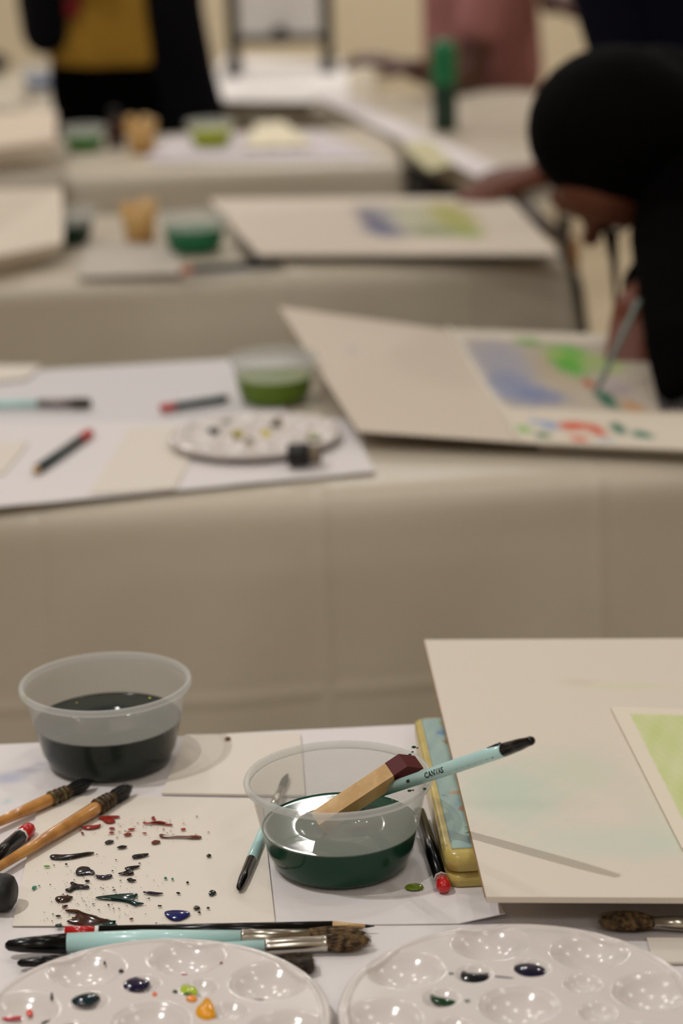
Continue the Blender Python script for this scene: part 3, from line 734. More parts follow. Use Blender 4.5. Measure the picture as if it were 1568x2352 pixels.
paint_px(pl1, ell(403, 2281, 9, 6, sd=3), zt - .0008, (30, 70, 40)); paint_px(pl1, ell(432, 2286, 14, 5, sd=4), zt - .0006, (40, 90, 40))
paint_px(pl1, ell(440, 2294, 13, 8, sd=5), zt + .0002, (226, 140, 50))
paint_px(pl1, [(450, 2335), (448, 2322), (462, 2312), (470, 2298), (484, 2300), (492, 2318), (498, 2340), (480, 2346), (462, 2344)], zt - .0006, (230, 160, 30), .0022)
paint_px(pl1, ell(591, 2302, 20, 6, sd=6), zt - .0074, (40, 28, 28)); paint_px(pl1, ell(355, 2284, 6, 5, sd=7), zt + .0001, (230, 120, 80))
paint_px(pl1, ell(278, 2231, 7, 4, sd=8), zt + .0001, (60, 44, 56)); paint_px(pl1, ell(240, 2212, 3, 4, sd=8), zt - .003, (60, 44, 56)); paint_px(pl1, ell(119, 2290, 4, 8, sd=8), zt + .0001, (70, 54, 76))
paint_px(pl1, ell(68, 2327, 8, 7, sd=9), zt - .006, (220, 70, 50)); paint_px(pl1, [(4, 2338), (30, 2337), (50, 2334), (50, 2341), (25, 2343), (4, 2344)], zt - .007, (190, 60, 70))
paint_px(pl1, ell(137, 2353, 40, 12, sd=10), zt - .002, (26, 34, 28)); paint_px(pl1, ell(423, 2238, 8, 2, sd=11), zt - .004, (150, 60, 60), .0002)
paint_px(pl1, ell(508, 2212, 4, 3, sd=12), zt + .0001, (130, 90, 90), .0003)
cp2 = at(1190, 2308, ZP + .013); cp2.z = ZP + .0006
a2 = at(1130, 2180, ZP + .012) - cp2; rot2 = math.degrees(atan2(a2.y, a2.x))
pl2, _, _ = palette(cp2, 'round white palette at bottom right with three dark paints', rot2)
zt = cp2.z + .0125
paint_px(pl2, [(1056, 2236), (1064, 2230), (1072, 2236), (1100, 2238), (1130, 2235), (1134, 2243), (1126, 2254), (1100, 2260), (1072, 2256), (1058, 2248)], zt - .0022, (16, 22, 28))
paint_px(pl2, [(1168, 2228), (1180, 2220), (1198, 2214), (1225, 2214), (1250, 2224), (1256, 2234), (1245, 2244), (1215, 2246), (1190, 2238), (1175, 2231)], zt - .0014, (22, 18, 46))
paint_px(pl2, [(985, 2290), (990, 2284), (1000, 2290), (1030, 2296), (1052, 2302), (1046, 2309), (1020, 2311), (995, 2304)], zt - .0024, (14, 56, 30))
paint_px(pl2, ell(1073, 2299, 7, 4, sd=1), zt + .0001, (120, 130, 124), .0003); paint_px(pl2, ell(1036, 2236, 7, 3, sd=2), zt + .0001, (110, 116, 116), .0003)
paint_px(pl2, [(1134, 2240), (1160, 2243), (1182, 2246), (1176, 2248), (1150, 2246), (1134, 2244)], zt + .0001, (120, 116, 124), .0002)
# ------------------------------------------------------------------ second table
Z2 = .7464
psheet([(-60, 1172), (862, 1086), (800, 965), (-60, 975)], Z2 + .0018, 'long cool white sheet along the near edge of the second table', COOL, m=m_paper, th=.001, wav=.001)
psheet([(-60, 990), (640, 960), (720, 815), (-60, 860)], Z2 + .0002, 'cool white sheet under the pencils at the back of second table', (212, 208, 210), m=m_paper, th=.001)
psheet([(205, 1136), (402, 1124), (480, 980), (300, 985)], Z2 + .004, 'warm blank sheet beside the palette on the second table', th=.0012)
psheet([(-50, 1095), (10, 1088), (66, 1018), (-50, 1022)], Z2 + .004, 'warm paper corner at left edge of the second table', th=.0012)
psheet([(-60, 885), (60, 872), (96, 842), (-60, 842)], Z2 + .0028, 'cream paper at the back left of the second table', th=.002)
c = at(631, 912, Z2 + .001); c.z = Z2 + .0032; c = at(631, 920, Z2 + .0015); c.z = Z2 + .0018
tub(c, 'plastic tub of olive green water on the second table', .033, (104, 134, 34), s=.86 * 1.0, n=40)
def fpencil(pa, pb, label, zb, r=.0042, tipc=None, body=None, cut=.08):
    A = at(*pa, zb + r); Bq = at(*pb, zb + r); t = thing('pencil', label, 'pencil', (A.x, A.y, zb))
    pieces(t, A, Bq, [('end_cap', tipc or mat('dull_red', (186, 60, 56), .4), [(0, r * .7), (.02, r * 1.05), (.2, r * 1.05)]), ('barrel', body or mat('dark_grey_green', (42, 58, 58), .4), [(.2, r), (.94, r)]), ('point', m_bare, [(.94, r * .9), (1, r * .2)])], 10)
fpencil((368, 938), (528, 914), 'dark pencil with red end touching the olive tub', Z2 + .004, .0048)
fpencil((208, 992), (76, 1084), 'dark pencil with red end lying alone on the white sheet', Z2 + .004, .0048)
A, Bq = at(-60, 927, Z2 + .009), at(210, 926, Z2 + .009)
t = thing('paintbrush', 'turquoise paintbrush at left on the second table', 'brush', tuple(A))
pieces(t, A, Bq, [('handle', m_turq, [(0, .0052), (.55, .0046)]), ('ferrule', mat('dull_ferrule', (128, 118, 116), .4, metal=.3), [(.55, .005), (.82, .0052)]), ('bristles', m_brist2, [(.82, .0052), (.9, .0062), (.98, .0055), (1, .003)])])
cp3 = at(585, 1000, Z2 + .012); cp3.z = Z2 + .0034
p3, s3, o3 = palette(cp3, 'round white palette with yellow and ochre paint on the second table', 20, R=.087, nr=60, na=140)
zt = cp3.z + .0125
for (x, y, rx, ry, col) in [(490, 988, 16, 7, (60, 66, 70)), (545, 1000, 14, 12, (200, 186, 60)), (610, 996, 12, 9, (206, 186, 40)), (634, 978, 14, 9, (104, 84, 44)), (574, 1018, 16, 9, (160, 148, 130)), (640, 965, 10, 6, (110, 96, 60)), (520, 970, 14, 5, (150, 150, 140)), (720, 1000, 16, 8, (190, 190, 160))]:
    paint_px(p3, ell(x, y, rx, ry, sd=x), zt - .001, col, .001)
A = at(700, 1072, Z2 + .004); k = thing('ink_bottle', 'small black ink bottle on its side, second table front edge', 'bottle', (A.x, A.y, Z2 + .003))
mb = MB(); mb.tube(A + V((-.017, 0, .0125)), A + V((.005, 0, .0125)), [(0, .009), (.1, .0115), (.9, .0115), (1, .010)], 20); part('bottle_body', mb, m_mblack, k)
mb = MB(); mb.tube(A + V((.005, 0, .0125)), A + V((.017, 0, .0125)), [(0, .010), (.9, .0098), (1, .008)], 20); part('bottle_cap', mb, mat('beige_cap', (120, 108, 92), .5), k)
# open drawing pad
pad = thing('drawing_pad', 'open drawing pad with blue, green and red watercolour on second table', 'pad', tuple(at(1190, 1018, .758)))
FLz, FMz, NLz, NMz = .800, .772, .766, .7605
PL = [at(822, 992, NLz), at(1192, 1018, NMz), at(1030, 760, FMz), at(640, 706, FLz)]
sheet('blank_page', PL, m_wpaper, 'blank left page curling up', th=.0012, nu=24, nv=24, base=(208, 195, 180), parent=pad, marks=[(.3, .65, .03, .04, (150, 150, 170), .4), (.62, .4, .3, .02, (200, 190, 170), .3)])
er = (at(1568, 1036, NMz) - PL[1]).normalized()
PR = [PL[1] + V((.001, -.001, 0)), PL[1] + er * .40, PL[2] + er * .40, PL[2] + V((.001, 0, 0))]
def paint_page(u, v):
    b = V(lin((216, 206, 190))); X, Y = u * .70, v * .63          # metres from the page's near-left corner
    def m(cx, cy, rx, ry, col, a=.9):
        nonlocal b
        dd = ((X - cx) / rx) ** 2 + ((Y - cy) / ry) ** 2; dd *= 1 + .4 * snoise(X * 60, Y * 30, cx * 50)
        k = a * exp(-dd ** 2); b = b.lerp(V(lin(col)), min(1, k))
    if .017 < X < .60 and .17 < Y < .57: b = V(lin((186, 174, 160)))
    m(.07, .44, .07, .13, (158, 158, 172), .8); m(.055, .28, .055, .10, (136, 144, 172), .9); m(.10, .24, .05, .05, (120, 130, 164), .8)
    m(.165, .39, .045, .13, (178, 164, 140), .8)
    m(.155, .56, .03, .03, (110, 160, 80), .8); m(.205, .44, .036, .085, (90, 168, 58), 1); m(.225, .50, .04, .05, (104, 176, 70), .9); m(.27, .44, .05, .06, (160, 182, 110), .8); m(.19, .49, .025, .03, (180, 186, 120), .6)
    m(.212, .32, .012, .03, (176, 88, 60), .9); m(.222, .235, .018, .055, (36, 104, 84), 1); m(.26, .20, .02, .03, (190, 140, 90), .8); m(.26, .30, .03, .04, (176, 164, 170), .8)
    for (cx, cy, rx, ry, c_) in [(.110, .085, .022, .022, (206, 84, 56)), (.135, .09, .02, .02, (212, 92, 60)), (.158, .07, .014, .03, (206, 86, 62)), (.112, .025, .016, .014, (210, 90, 70)),
                                 (.075, .085, .018, .022, (140, 160, 196)), (.055, .10, .014, .012, (150, 170, 200)), (.05, .035, .016, .014, (60, 120, 86)), (.022, .06, .014, .018, (130, 182, 96)), (.20, .085, .014, .03, (40, 110, 92)), (.235, .06, .02, .02, (50, 120, 100)), (.16, .025, .02, .01, (180, 190, 200))]:
        m(cx, cy, rx, ry, c_, .95)
    return tuple(b)
sheet('painted_page', PR, m_wpaper, 'right page painted blue and green with red dabs', th=.0022, nu=110, nv=150, fn=paint_page, parent=pad)
mb = MB(); mb.tube(PL[1] + V((0, 0, .002)), PL[2] + V((0, 0, .003)), [(0, .003), (1, .003)], 10); part('fold', mb, mat('page_fold', (222, 214, 200), .7), pad)
mb = MB(); c = (PR[0] + PR[1] + PR[2] + PR[3]) / 4; q = [PR[0] + (c - PR[0]) * .12, PR[1] + (c - PR[1]) * .12, PR[2] + (c - PR[2]) * .3, PR[3] + (c - PR[3]) * .3]
mb.add([V((p.x, p.y, Z2 + .0012)) for p in q] + [V((p.x, p.y, p.z - .0006)) for p in q], [(3, 2, 1, 0), (4, 5, 6, 7), (0, 1, 5, 4), (1, 2, 6, 5), (2, 3, 7, 6), (3, 0, 4, 7)])
part('page_block', mb, m_white, pad, smooth=False)
mb = MB(); c = (PL[0] + PL[1] + PL[2] + PL[3]) / 4; q = [p + (c - p) * .55 for p in PL]
mb.add([V((p.x, p.y, Z2 + .0030)) for p in q] + [V((p.x, p.y, p.z - .0006)) for p in q], [(3, 2, 1, 0), (4, 5, 6, 7), (0, 1, 5, 4), (1, 2, 6, 5), (2, 3, 7, 6), (3, 0, 4, 7)])
part('page_block', mb, m_white, pad, smooth=False)
# ------------------------------------------------------------------ third table
psheet([(180, 640), (420, 632), (400, 560), (200, 560)], Z2 + .001, 'pale crumpled paper at the front of the third table', (190, 182, 172), th=.001, wav=.003)
def cup(px_, py_, s, label, zb):
    c = at(px_, py_, zb); t = thing('paper_cup', label, 'cup', tuple(c))
    mb = MB(); lathe(mb, c, [(.001, 0), (.022 * s, 0), (.025 * s, .03 * s), (.03 * s, .055 * s), (.0295 * s, .055 * s), (.0245 * s, .03 * s), (.0205 * s, .002), (.001, .002)], 30); part('cup_wall', mb, m_tan, t)
    rnd = random.Random(px_)
    for k in range(5):
        a = k * 1.3; mb = MB(); b0 = c + V((.008 * cos(a), .008 * sin(a), .004)); b1 = c + V((.024 * s * cos(a), .020 * s * sin(a), (.060 + .008 * rnd.random()) * s))
        mb.tube(b0, b1, [(0, .004), (1, .0085 * s)], 8); part('pencil_stub', mb, m_tan if k % 2 else m_bare, t)
cup(322, 556, 1.0, 'tan paper cup of wooden stubs on the third table', Z2 + .002)
cup(326, 350, 1.1, 'tan paper cup of wooden stubs on the fourth table', Z2 + .001)
c = at(448, 578, Z2); c.z = Z2 + .0022; tub(c, 'plastic tub of teal green water on the third table', .038, (32, 122, 80), s=.92, n=36)
c = at(150, 560, Z2); c.z = Z2 + .0012; tub(c, 'plastic tub of dark green water behind the upright white panel', .036, (20, 52, 34), s=.9, n=36)
def frod(pa, pb, zb, r, label, cat, name, segs, r2=None):
    A = at(*pa, zb + r); Bq = at(*pb, zb + r); t = thing(name, label, cat, (A.x, A.y, zb)); pieces(t, A, Bq, segs, 10)
frod((415, 622), (655, 602), Z2 + .001, .0062, 'dark pencil with orange end in front of the teal tub', 'pencil', 'pencil', [('end_cap', mat('orange_red', (190, 80, 50), .4), [(0, .004), (.05, .0062), (.1, .0062)]), ('barrel', m_mblack, [(.1, .0062), (.97, .006)]), ('point', m_bare, [(.97, .005), (1, .002)])])
frod((530, 520), (585, 596), Z2 + .006, .005, 'grey brush leaning beside the teal tub on third table', 'brush', 'paintbrush', [('handle', mat('grey_handle', (120, 108, 96), .5), [(0, .004), (.7, .006)]), ('bristles', m_brist2, [(.7, .006), (.9, .007), (1, .003)])])
T3 = [at(592, 590, Z2 + .012), at(1285, 588, Z2 + .012), at(1165, 455, Z2 + .012), at(480, 462, Z2 + .012)]
def t3page(u, v):
    b = V(lin((214, 202, 188)))
    def m(cx, cy, rx, ry, col, a=.9):
        nonlocal b
        dd = ((u - cx) / rx) ** 2 + ((v - cy) / ry) ** 2; dd *= 1 + .4 * snoise(u * 30, v * 20, cx * 20)
        b = b.lerp(V(lin(col)), min(1, a * exp(-dd ** 2)))
    m(.49, .55, .05, .26, (104, 104, 130)); m(.50, .38, .08, .10, (110, 112, 140)); m(.545, .68, .05, .16, (150, 152, 160), .7)
    m(.64, .62, .08, .24, (176, 180, 150), .7); m(.76, .60, .075, .30, (168, 168, 84), .85); m(.66, .35, .10, .10, (138, 150, 110), .85); m(.76, .33, .06, .08, (140, 160, 80), .8)
    return tuple(b)
tb3 = thing('drawing_board', 'long white board with small blue and olive painting on third table', 'board', tuple(T3[0]))
sheet('board_panel', T3, m_wpaper, None, th=.004, nu=120, nv=60, fn=t3page, parent=tb3)
mb = MB(); mb.box((-.10, 3.45, Z2 + .0014), (.20, 3.80, Z2 + .0115)); part('backing_pad', mb, m_white, tb3, smooth=False)
def upright(px4, Y0_, Y1_, label, thk=.02, base=(222, 210, 194), name='white_panel', lean=.22):
    # px4: bottom-left, bottom-right, top-right, top-left seen at depths Y0_ (left) and Y1_ (right)
    a = atY(*px4[0], Y0_); b = atY(*px4[1], Y1_); c_ = atY(*px4[2], Y1_ + lean); d_ = atY(*px4[3], Y0_ + lean)
    n = (b - a).cross(d_ - a).normalized(); n = n if n.y > 0 else -n
    mb = MB(); P = [a, b, c_, d_]; mb.add(P + [p + n * thk for p in P], [(0, 1, 2, 3), (7, 6, 5, 4), (0, 4, 5, 1), (1, 5, 6, 2), (2, 6, 7, 3), (3, 7, 4, 0)], lin(base))
    return tag(mb.build(name, m_wpaper, smooth=False), label, 'panel')
upright([(-120, 612), (146, 556), (142, 432), (-120, 438)], 3.22, 3.42, 'blank white panel standing on the third table at left edge', name='display_panel')
upright([(-120, 352), (128, 322), (130, 255), (-120, 262)], 4.42, 4.52, 'cream panel standing on the fourth table at left edge', base=(214, 198, 180), name='display_panel')
mb = MB(); a = atY(96, 245, 4.60); b = atY(150, 430, 4.60)
psheet([(-60, 440), (140, 432), (150, 388), (-60, 396)], Z2 + .001, 'grey paper on the fourth table behind the white panel', (150, 140, 126))
# ------------------------------------------------------------------ fourth table
c = at(194, 345, Z2); c.z = Z2 + .0012; tub(c, 'plastic tub of leaf green water on the fourth table', .034, (48, 124, 18), s=.82, n=36)
c = at(485, 338, Z2); c.z = Z2 + .0030; tub(c, 'plastic tub of lime yellow water on the fourth table', .040, (176, 190, 40), s=.86, n=36)
psheet([(330, 372), (880, 366), (740, 305), (380, 318)], Z2 + .0012, 'cool white sheet along the front of the fourth table', (206, 198, 202), m=m_paper, th=.001)
psheet([(560, 345), (720, 340), (650, 285), (590, 290)], Z2 + .003, 'cream folded paper beside the lime tub on fourth table', (226, 216, 190), th=.004, wav=.006)
b0 = at(268, 338, Z2 + .001); bt = thing('glass_bottle', 'small dark brown bottle between the leaf green tub and the tan cup', 'bottle', tuple(b0))
mb = MB(); lathe(mb, b0, [(.001, 0), (.017, 0), (.018, .003), (.018, .045), (.009, .058), (.009, .066), (.001, .066)], 20); part('bottle_body', mb, mat('brown_glass', (58, 30, 22), .2), bt)
mb = MB(); lathe(mb, b0, [(.001, .0662), (.011, .0662), (.011, .080), (.001, .081)], 20); part('bottle_cap', mb, m_mblack, bt)
# crosswise table: white strip along its left edge, a small painting and a green bottle
Z6 = .7536
sheet('paper_strip', [at(1160, 440, Z6 + .001), at(1230, 425, Z6 + .001), at(790, 222, Z6 + .001), at(716, 224, Z6 + .001)], m_paper, 'long white paper strip along the edge of crosswise table', 'paper', .003, 30, 30, (222, 214, 214))
sheet('paper_sheet', [at(985, 395, Z6 + .005), at(1045, 378, Z6 + .005), at(985, 322, Z6 + .005), at(920, 332, Z6 + .005)], m_wpaper, 'small yellow green painting on the crosswise table', 'paper', .002, 20, 20, (198, 192, 156))
b0 = at(1022, 300, Z6); bt = thing('drink_bottle', 'green drink bottle on crosswise table before pink shirt', 'bottle', tuple(b0))
mb = MB(); lathe(mb, b0, [(.001, 0), (.024, 0), (.026, .004), (.026, .10), (.024, .125), (.014, .14)], 28); part('bottle_body', mb, m_dgreen, bt)
mb = MB(); lathe(mb, b0, [(.0262, .095), (.027, .105), (.027, .165), (.022, .186), (.001, .188)], 28); part('bottle_cap', mb, m_green, bt)
# ------------------------------------------------------------------ back: easel, canvas, blue tub, grey bag
Ye = 6.3; zE = Z2 + .001
def xz(px_, py_, Y=Ye): p = atY(px_, py_, Y); return p.x, p.z
xl = xz(536, 100)[0]; xr = xz(752, 100)[0]; zb = xz(640, 88)[1]
es = thing('table_easel', 'black table easel with knob holding a cream canvas', 'easel', ((xl + xr) / 2, Ye, zE))
for x in (xl, xr):
    mb = MB(); mb.box((x - .015, Ye - .02, zE), (x + .015, Ye + .02, 1.32)); part('post', mb, m_mblack, es, smooth=False)
    mb = MB(); mb.box((x - .017, Ye - .13, zE), (x + .017, Ye + .13, zE + .03)); part('foot', mb, m_mblack, es, smooth=False)
mb = MB(); mb.box((xl + .015, Ye - .015, zb - .012), (xr - .015, Ye + .012, zb + .012)); part('crossbar', mb, mat('grey_bar', (96, 92, 86), .5), es, smooth=False)
mb = MB(); mb.tube(((xl + xr) / 2, Ye - .05, zb + .01), ((xl + xr) / 2, Ye - .014, zb + .01), [(0, .02), (.8, .024), (1, .01)], 18); part('knob', mb, m_mblack, es)
mb = MB(); mb.box((xl + .019, Ye - .012, zb + .0135), (xr - .019, Ye + .008, 1.30)); tag(mb.build('canvas', m_white, smooth=False), 'blank cream canvas standing on the black easel crossbar', 'canvas')
psheet([(470, 232), (800, 236), (800, 140), (510, 130)], Z2 + .0002, 'white sheet spread on the back table under the easel', (232, 226, 222), m=m_paper)
c = at(100, 205, .762); c.z = .7625; tub(c, 'plastic tub of pale blue water on the far left table', .03, (120, 142, 190), s=1.0, n=30)
A = at(-30, 175, .762); bag = thing('pouch', 'dark grey pouch on the far left table at the edge', 'pouch', tuple(A)); mb = MB(); mb.ball(A + V((0, 0, .035)), .035, (1.8, 1.0, 1.0), 16); part('pouch_body', mb, mat('grey_fabric', (70, 64, 60), .8), bag)
mb = MB(); mb.tube(A + V((-.04, -.02, .062)), A + V((.04, -.02, .062)), [(0, .003), (1, .003)], 8); part('zip', mb, m_metal, bag)
# ------------------------------------------------------------------ chairs
def chair(x, y, rot, label):
    t = thing('stacking_chair', label, 'chair', (x, y, 0)); R = Matrix.Rotation(rot, 3, 'Z'); O = V((x, y, 0))
    def add(name, mb, m, sm=False): mb.v = [O + R @ v for v in mb.v]; part(name, mb, m, t, smooth=sm)
    mb = MB(); mb.box((-.21, -.2, .42), (.21, .2, .45)); add('seat', mb, m_mblack)
    mb = MB(); mb.box((-.2, .185, .55), (.2, .205, .82)); add('backrest', mb, m_mblack)
    for sx in (-1, 1):
        for sy in (-1, 1):
            mb = MB(); mb.tube((sx * .19, sy * .19, 0), (sx * .19, sy * .18, .42 if sy < 0 else .82), [(0, .011), (1, .011)], 10); add('leg', mb, m_mblack, True)
chair(.66, 3.14, 0, 'black chair carrying the black-haired person')
kc = thing('shade_block', 'black block added as shade under the left edge of the crosswise table', 'shade block', (.24, 4.50, 0))  # added black box stands in for the shade under the crosswise table
mb = MB(); mb.box((.155, 4.36, .002), (.325, 4.72, .64)); part('shade_block_body', mb, m_blackc, kc, smooth=False)
mb = MB(); mb.box((.152, 4.357, .64), (.328, 4.723, .70)); part('shade_block_top', mb, m_mblack, kc, smooth=False)
um = thing('rolled_umbrella', 'black rolled umbrella standing between third and crosswise tables', 'umbrella', (.425, 4.0, 0))
mb = MB(); mb.tube((.425, 4.0, .06), (.425, 4.0, .60), [(0, .006), (.15, .02), (.8, .026), (.95, .016), (1, .008)], 14); part('canopy', mb, m_mblack, um)
mb = MB(); mb.tube((.425, 4.0, 0), (.425, 4.0, .06), [(0, .003), (1, .006)], 8); part('tip', mb, m_metal, um)
mb = MB(); mb.tube((.425, 4.0, .60), (.425, 4.0, .66), [(0, .008), (.6, .010), (1, .006)], 10); part('handle', mb, m_wood, um)
# ------------------------------------------------------------------ people
def remesh(mb, name, m, parent, vox, it=6, **k):
    o = mb.build('tmp', m, None); 
    md = o.modifiers.new('r', 'REMESH'); md.mode = 'VOXEL'; md.voxel_size = vox
    ms = o.modifiers.new('s', 'SMOOTH'); ms.iterations = it; ms.factor = .5
    dg = bpy.context.evaluated_depsgraph_get(); me = bpy.data.meshes.new_from_object(o.evaluated_get(dg))
    loc = o.location.copy(); bpy.data.objects.remove(o)
    me.transform(Matrix.Translation(loc - V(parent.location))); me.name = name
    for p in me.polygons: p.use_smooth = True
    if not me.materials: me.materials.append(m)
    else: me.materials[0] = m
    n = bpy.data.objects.new(name, me); COL.objects.link(n); n.parent = parent
    for a, b in k.items(): n[a] = b
    return n
def chain(mb, pts):
    for (a, ra), (b, rb) in zip(pts[:-1], pts[1:]): mb.cap(a, ra, b, rb)
def hand(mb, wrist, dirv, nrm_, s=1.0, curl=.5, thumb=1):
    d_ = V(dirv).normalized(); n_ = V(nrm_); n_ = (n_ - d_ * n_.dot(d_)).normalized(); s_ = d_.cross(n_) * thumb
    w_ = V(wrist); k0 = w_ + d_ * .085 * s
    for q in (-1.3, -.45, .45, 1.3): mb.cap(w_ + s_ * (q * .012 * s) + d_ * .01 * s, .014 * s, k0 + s_ * (q * .021 * s) * .8, .0115 * s, 10)
    for q, ln in ((-1.3, .062), (-.45, .078), (.45, .083), (1.3, .074)):
        p = k0 + s_ * (q * .021 * s * .8); a = .25 * curl; dd = d_ + s_ * q * .06
        for j, (fr, r) in enumerate(((.45, .0092), (.3, .0084), (.25, .0074))):
            e = p + (dd * cos(a) - n_ * sin(a)).normalized() * ln * fr * s; mb.cap(p, r * s, e, (r - .0006) * s, 8); p = e; a += curl
    p = w_ + d_ * .025 * s - s_ * -.024 * s; e = p + (d_ * .7 + s_ * .6 - n_ * .2).normalized() * .042 * s; mb.cap(w_ + d_ * .015 * s + s_ * .01 * s, .013 * s, p, .0125 * s, 8); mb.cap(p, .0125 * s, e, .010 * s, 8)
    mb.cap(e, .010 * s, e + (d_ * .9 + s_ * .1 - n_ * .4 * curl).normalized() * .03 * s, .0085 * s, 8)
def head(mb, c, face, upd, s=1.0):
    f_ = V(face).normalized(); u_ = V(upd); u_ = (u_ - f_ * u_.dot(f_)).normalized(); r_ = f_.cross(u_)
    R = Matrix((r_, f_, u_)).transposed()
    c = V(c); P = lambda x, y, z: c + R @ (V((x, y, z)) * s)
    mb.ball(P(0, -.008, .02), .088 * s, (.86, 1.06, 1.0), 20, R); mb.ball(P(0, .018, -.045), .062 * s, (.92, 1.0, 1.05), 16, R)
    mb.ball(P(0, .05, -.095), .022 * s, (1.1, .9, .8), 10, R)                                    # chin
    mb.cap(P(0, .083, .0), .008 * s, P(0, .098, -.032), .012 * s, 8); mb.ball(P(0, .093, -.036), .015 * s, (1.15, .8, .7), 8, R)   # nose
    mb.ball(P(0, .078, -.062), .018 * s, (1.3, .6, .5), 8, R)                                    # lips
    for q in (-1, 1):
        mb.ball(P(q * .082, -.004, -.012), .024 * s, (.35, .7, 1.15), 10, R)                     # ears
        mb.ball(P(q * .034, .070, .012), .02 * s, (1.1, .6, .5), 8, R)                           # brow
        mb.ball(P(q * .045, .055, -.03), .024 * s, (1, .8, .8), 8, R)                            # cheek
    return P, R
def eyes(P, parent, s=1.0):
    for q in (-1, 1):
        mb = MB(); mb.ball(P(q * .033, .073, -.004), .0115 * s, n=12); e = part('eye', mb, m_white, parent)
        mb = MB(); mb.ball(P(q * .033, .0835, -.004), .0045 * s, n=8); part('iris', mb, m_ink, parent)
# --- person A: black hair, black top, bowed over the pad
pa = thing('person', 'person in black top with big black hair bowed over the drawing pad', 'person', (.62, 3.12, 0))
hc = atY(1404, 322, 2.84)
body = MB()
P_, R_ = head(body, hc + V((-.002, .002, -.026)), (-.30, -.22, -.93), (-.15, -.92, .3), .98)
neck = hc + V((.05, .07, .0)); chest = V((.475, 3.0, .86))
shR = V((.465, 2.86, .945)); elR = V((.50, 2.76, .872)); wrR = atY(1456, 712, 2.585); handR = (-.16, -.60, -.62)
shL = V((.66, 2.97, .96)); elL = V((.74, 2.72, .84)); wrL = V((.62, 2.50, .79))
body.cap(hc + V((.02, .04, -.01)), .052, V((.50, 2.98, .97)), .055)
chain(body, [(V((.64, 3.14, .55)), .12), (V((.61, 3.08, .72)), .11), (V((.57, 3.0, .88)), .115)])
chain(body, [(shR, .055), (elR, .042), (wrR, .026)]); chain(body, [(shL, .055), (elL, .042), (wrL, .026)])
hand(body, wrR, handR, (-.2, -.75, .5), .9, .8, -1); hand(body, wrL, (-.8, -.5, -.1), (0, 0, 1), .95, .3)
for sx, hx in ((-1, .57), (1, .71)):
    chain(body, [(V((hx, 3.10, .52)), .085), (V((hx, 2.80 + .02, .53)), .06), (V((hx, 2.84, .26)), .048), (V((hx, 2.84, .07)), .036)]); body.cap((hx, 2.86, .04), .034, (hx, 2.79, .035), .03)
remesh(body, 'body', m_skin2, pa, .0055)
eyes(P_, pa, .98)
top = MB(); chain(top, [(V((.64, 3.14, .57)), .135), (V((.61, 3.08, .72)), .128), (V((.57, 3.0, .88)), .135)])
chain(top, [(V((.46, 2.93, .94)), .085), (V((.58, 2.98, .98)), .09), (V((.66, 2.98, .95)), .08)])
chain(top, [(shR, .078), (elR + V((0, 0, .008)), .070), (wrR + V((.030, .05, .016)), .040)])
chain(top, [(V((.46, 2.84, .93)), .08), (V((.46, 2.74, .90)), .07)])
chain(top, [(shL, .075), (elL, .06), (wrL + V((.03, .03, .01)), .045)])
remesh(top, 'black_top', m_blackc, pa, .009)
scf = MB()
for dx in (0, 75, 150): chain(scf, [(V((.47 + dx * .0003, 2.84, 1.0)), .06), (atY(1530 + dx, 540, 2.70), .045), (atY(1534 + dx, 660, 2.55), .036), (atY(1542 + dx, 790, 2.42), .030), (atY(1540 + dx, 905, 2.335), .016)])
remesh(scf, 'scarf', m_blackc, pa, .008)
fr_ = MB(); rnd = random.Random(5)
for k in range(16):
    p = atY(1512 + 10 * k, 912, 2.335); fr_.tube(p, V((p.x + rnd.uniform(-.004, .004), p.y - .022, .7665)), [(0, .003), (1, .0014)], 6)
part('fringe', fr_, mat('grey_fringe', (60, 58, 60), .8), pa, kind='stuff')
tr = MB()
for hx in (.57, .71): chain(tr, [(V((hx, 3.12, .53)), .105), (V((hx, 2.82, .53)), .075), (V((hx, 2.84, .26)), .062), (V((hx, 2.84, .09)), .05)])
remesh(tr, 'trousers', m_jeans, pa, .01)
hr = MB(); hr.ball(hc + V((.006, -.008, .016)), .112, (1.0, 1.08, .90), 24); hr.ball(hc + V((.06, .05, .02)), .09, (1, 1, 1), 20); hr.ball(hc + V((.09, .02, -.03)), .075, (1, 1, 1.1), 20)
chain(hr, [(hc + V((.09, -.02, -.05)), .05), (hc + V((.115, -.06, -.13)), .04), (hc + V((.115, -.12, -.19)), .035)])
chain(hr, [(hc + V((-.005, .0, -.085)), .014), (hc + V((.0, -.015, -.14)), .007), (hc + V((.003, -.02, -.205)), .004)])
remesh(hr, 'hair', m_hair, pa, .006, 3)
sh_ = MB()
for hx in (.57, .71): sh_.cap((hx, 2.87, .045), .042, (hx, 2.79, .04), .038)
remesh(sh_, 'shoes', m_mblack, pa, .008)
# pencil held by person A
pA = wrR + V(handR).normalized() * .10
frA = pA + V((-.012, -.015, -.012)); 
A, Bq = at(1366, 905, .776), atY(1466, 690, 2.44)
t = thing('paintbrush', 'thin grey brush held by the black-haired person', 'brush', tuple(A))
mb = MB(); mb.tube(A, Bq, [(0, .001), (.1, .003), (1, .0032)], 10); part('handle', mb, mat('grey_green_handle', (104, 118, 112), .5), t)
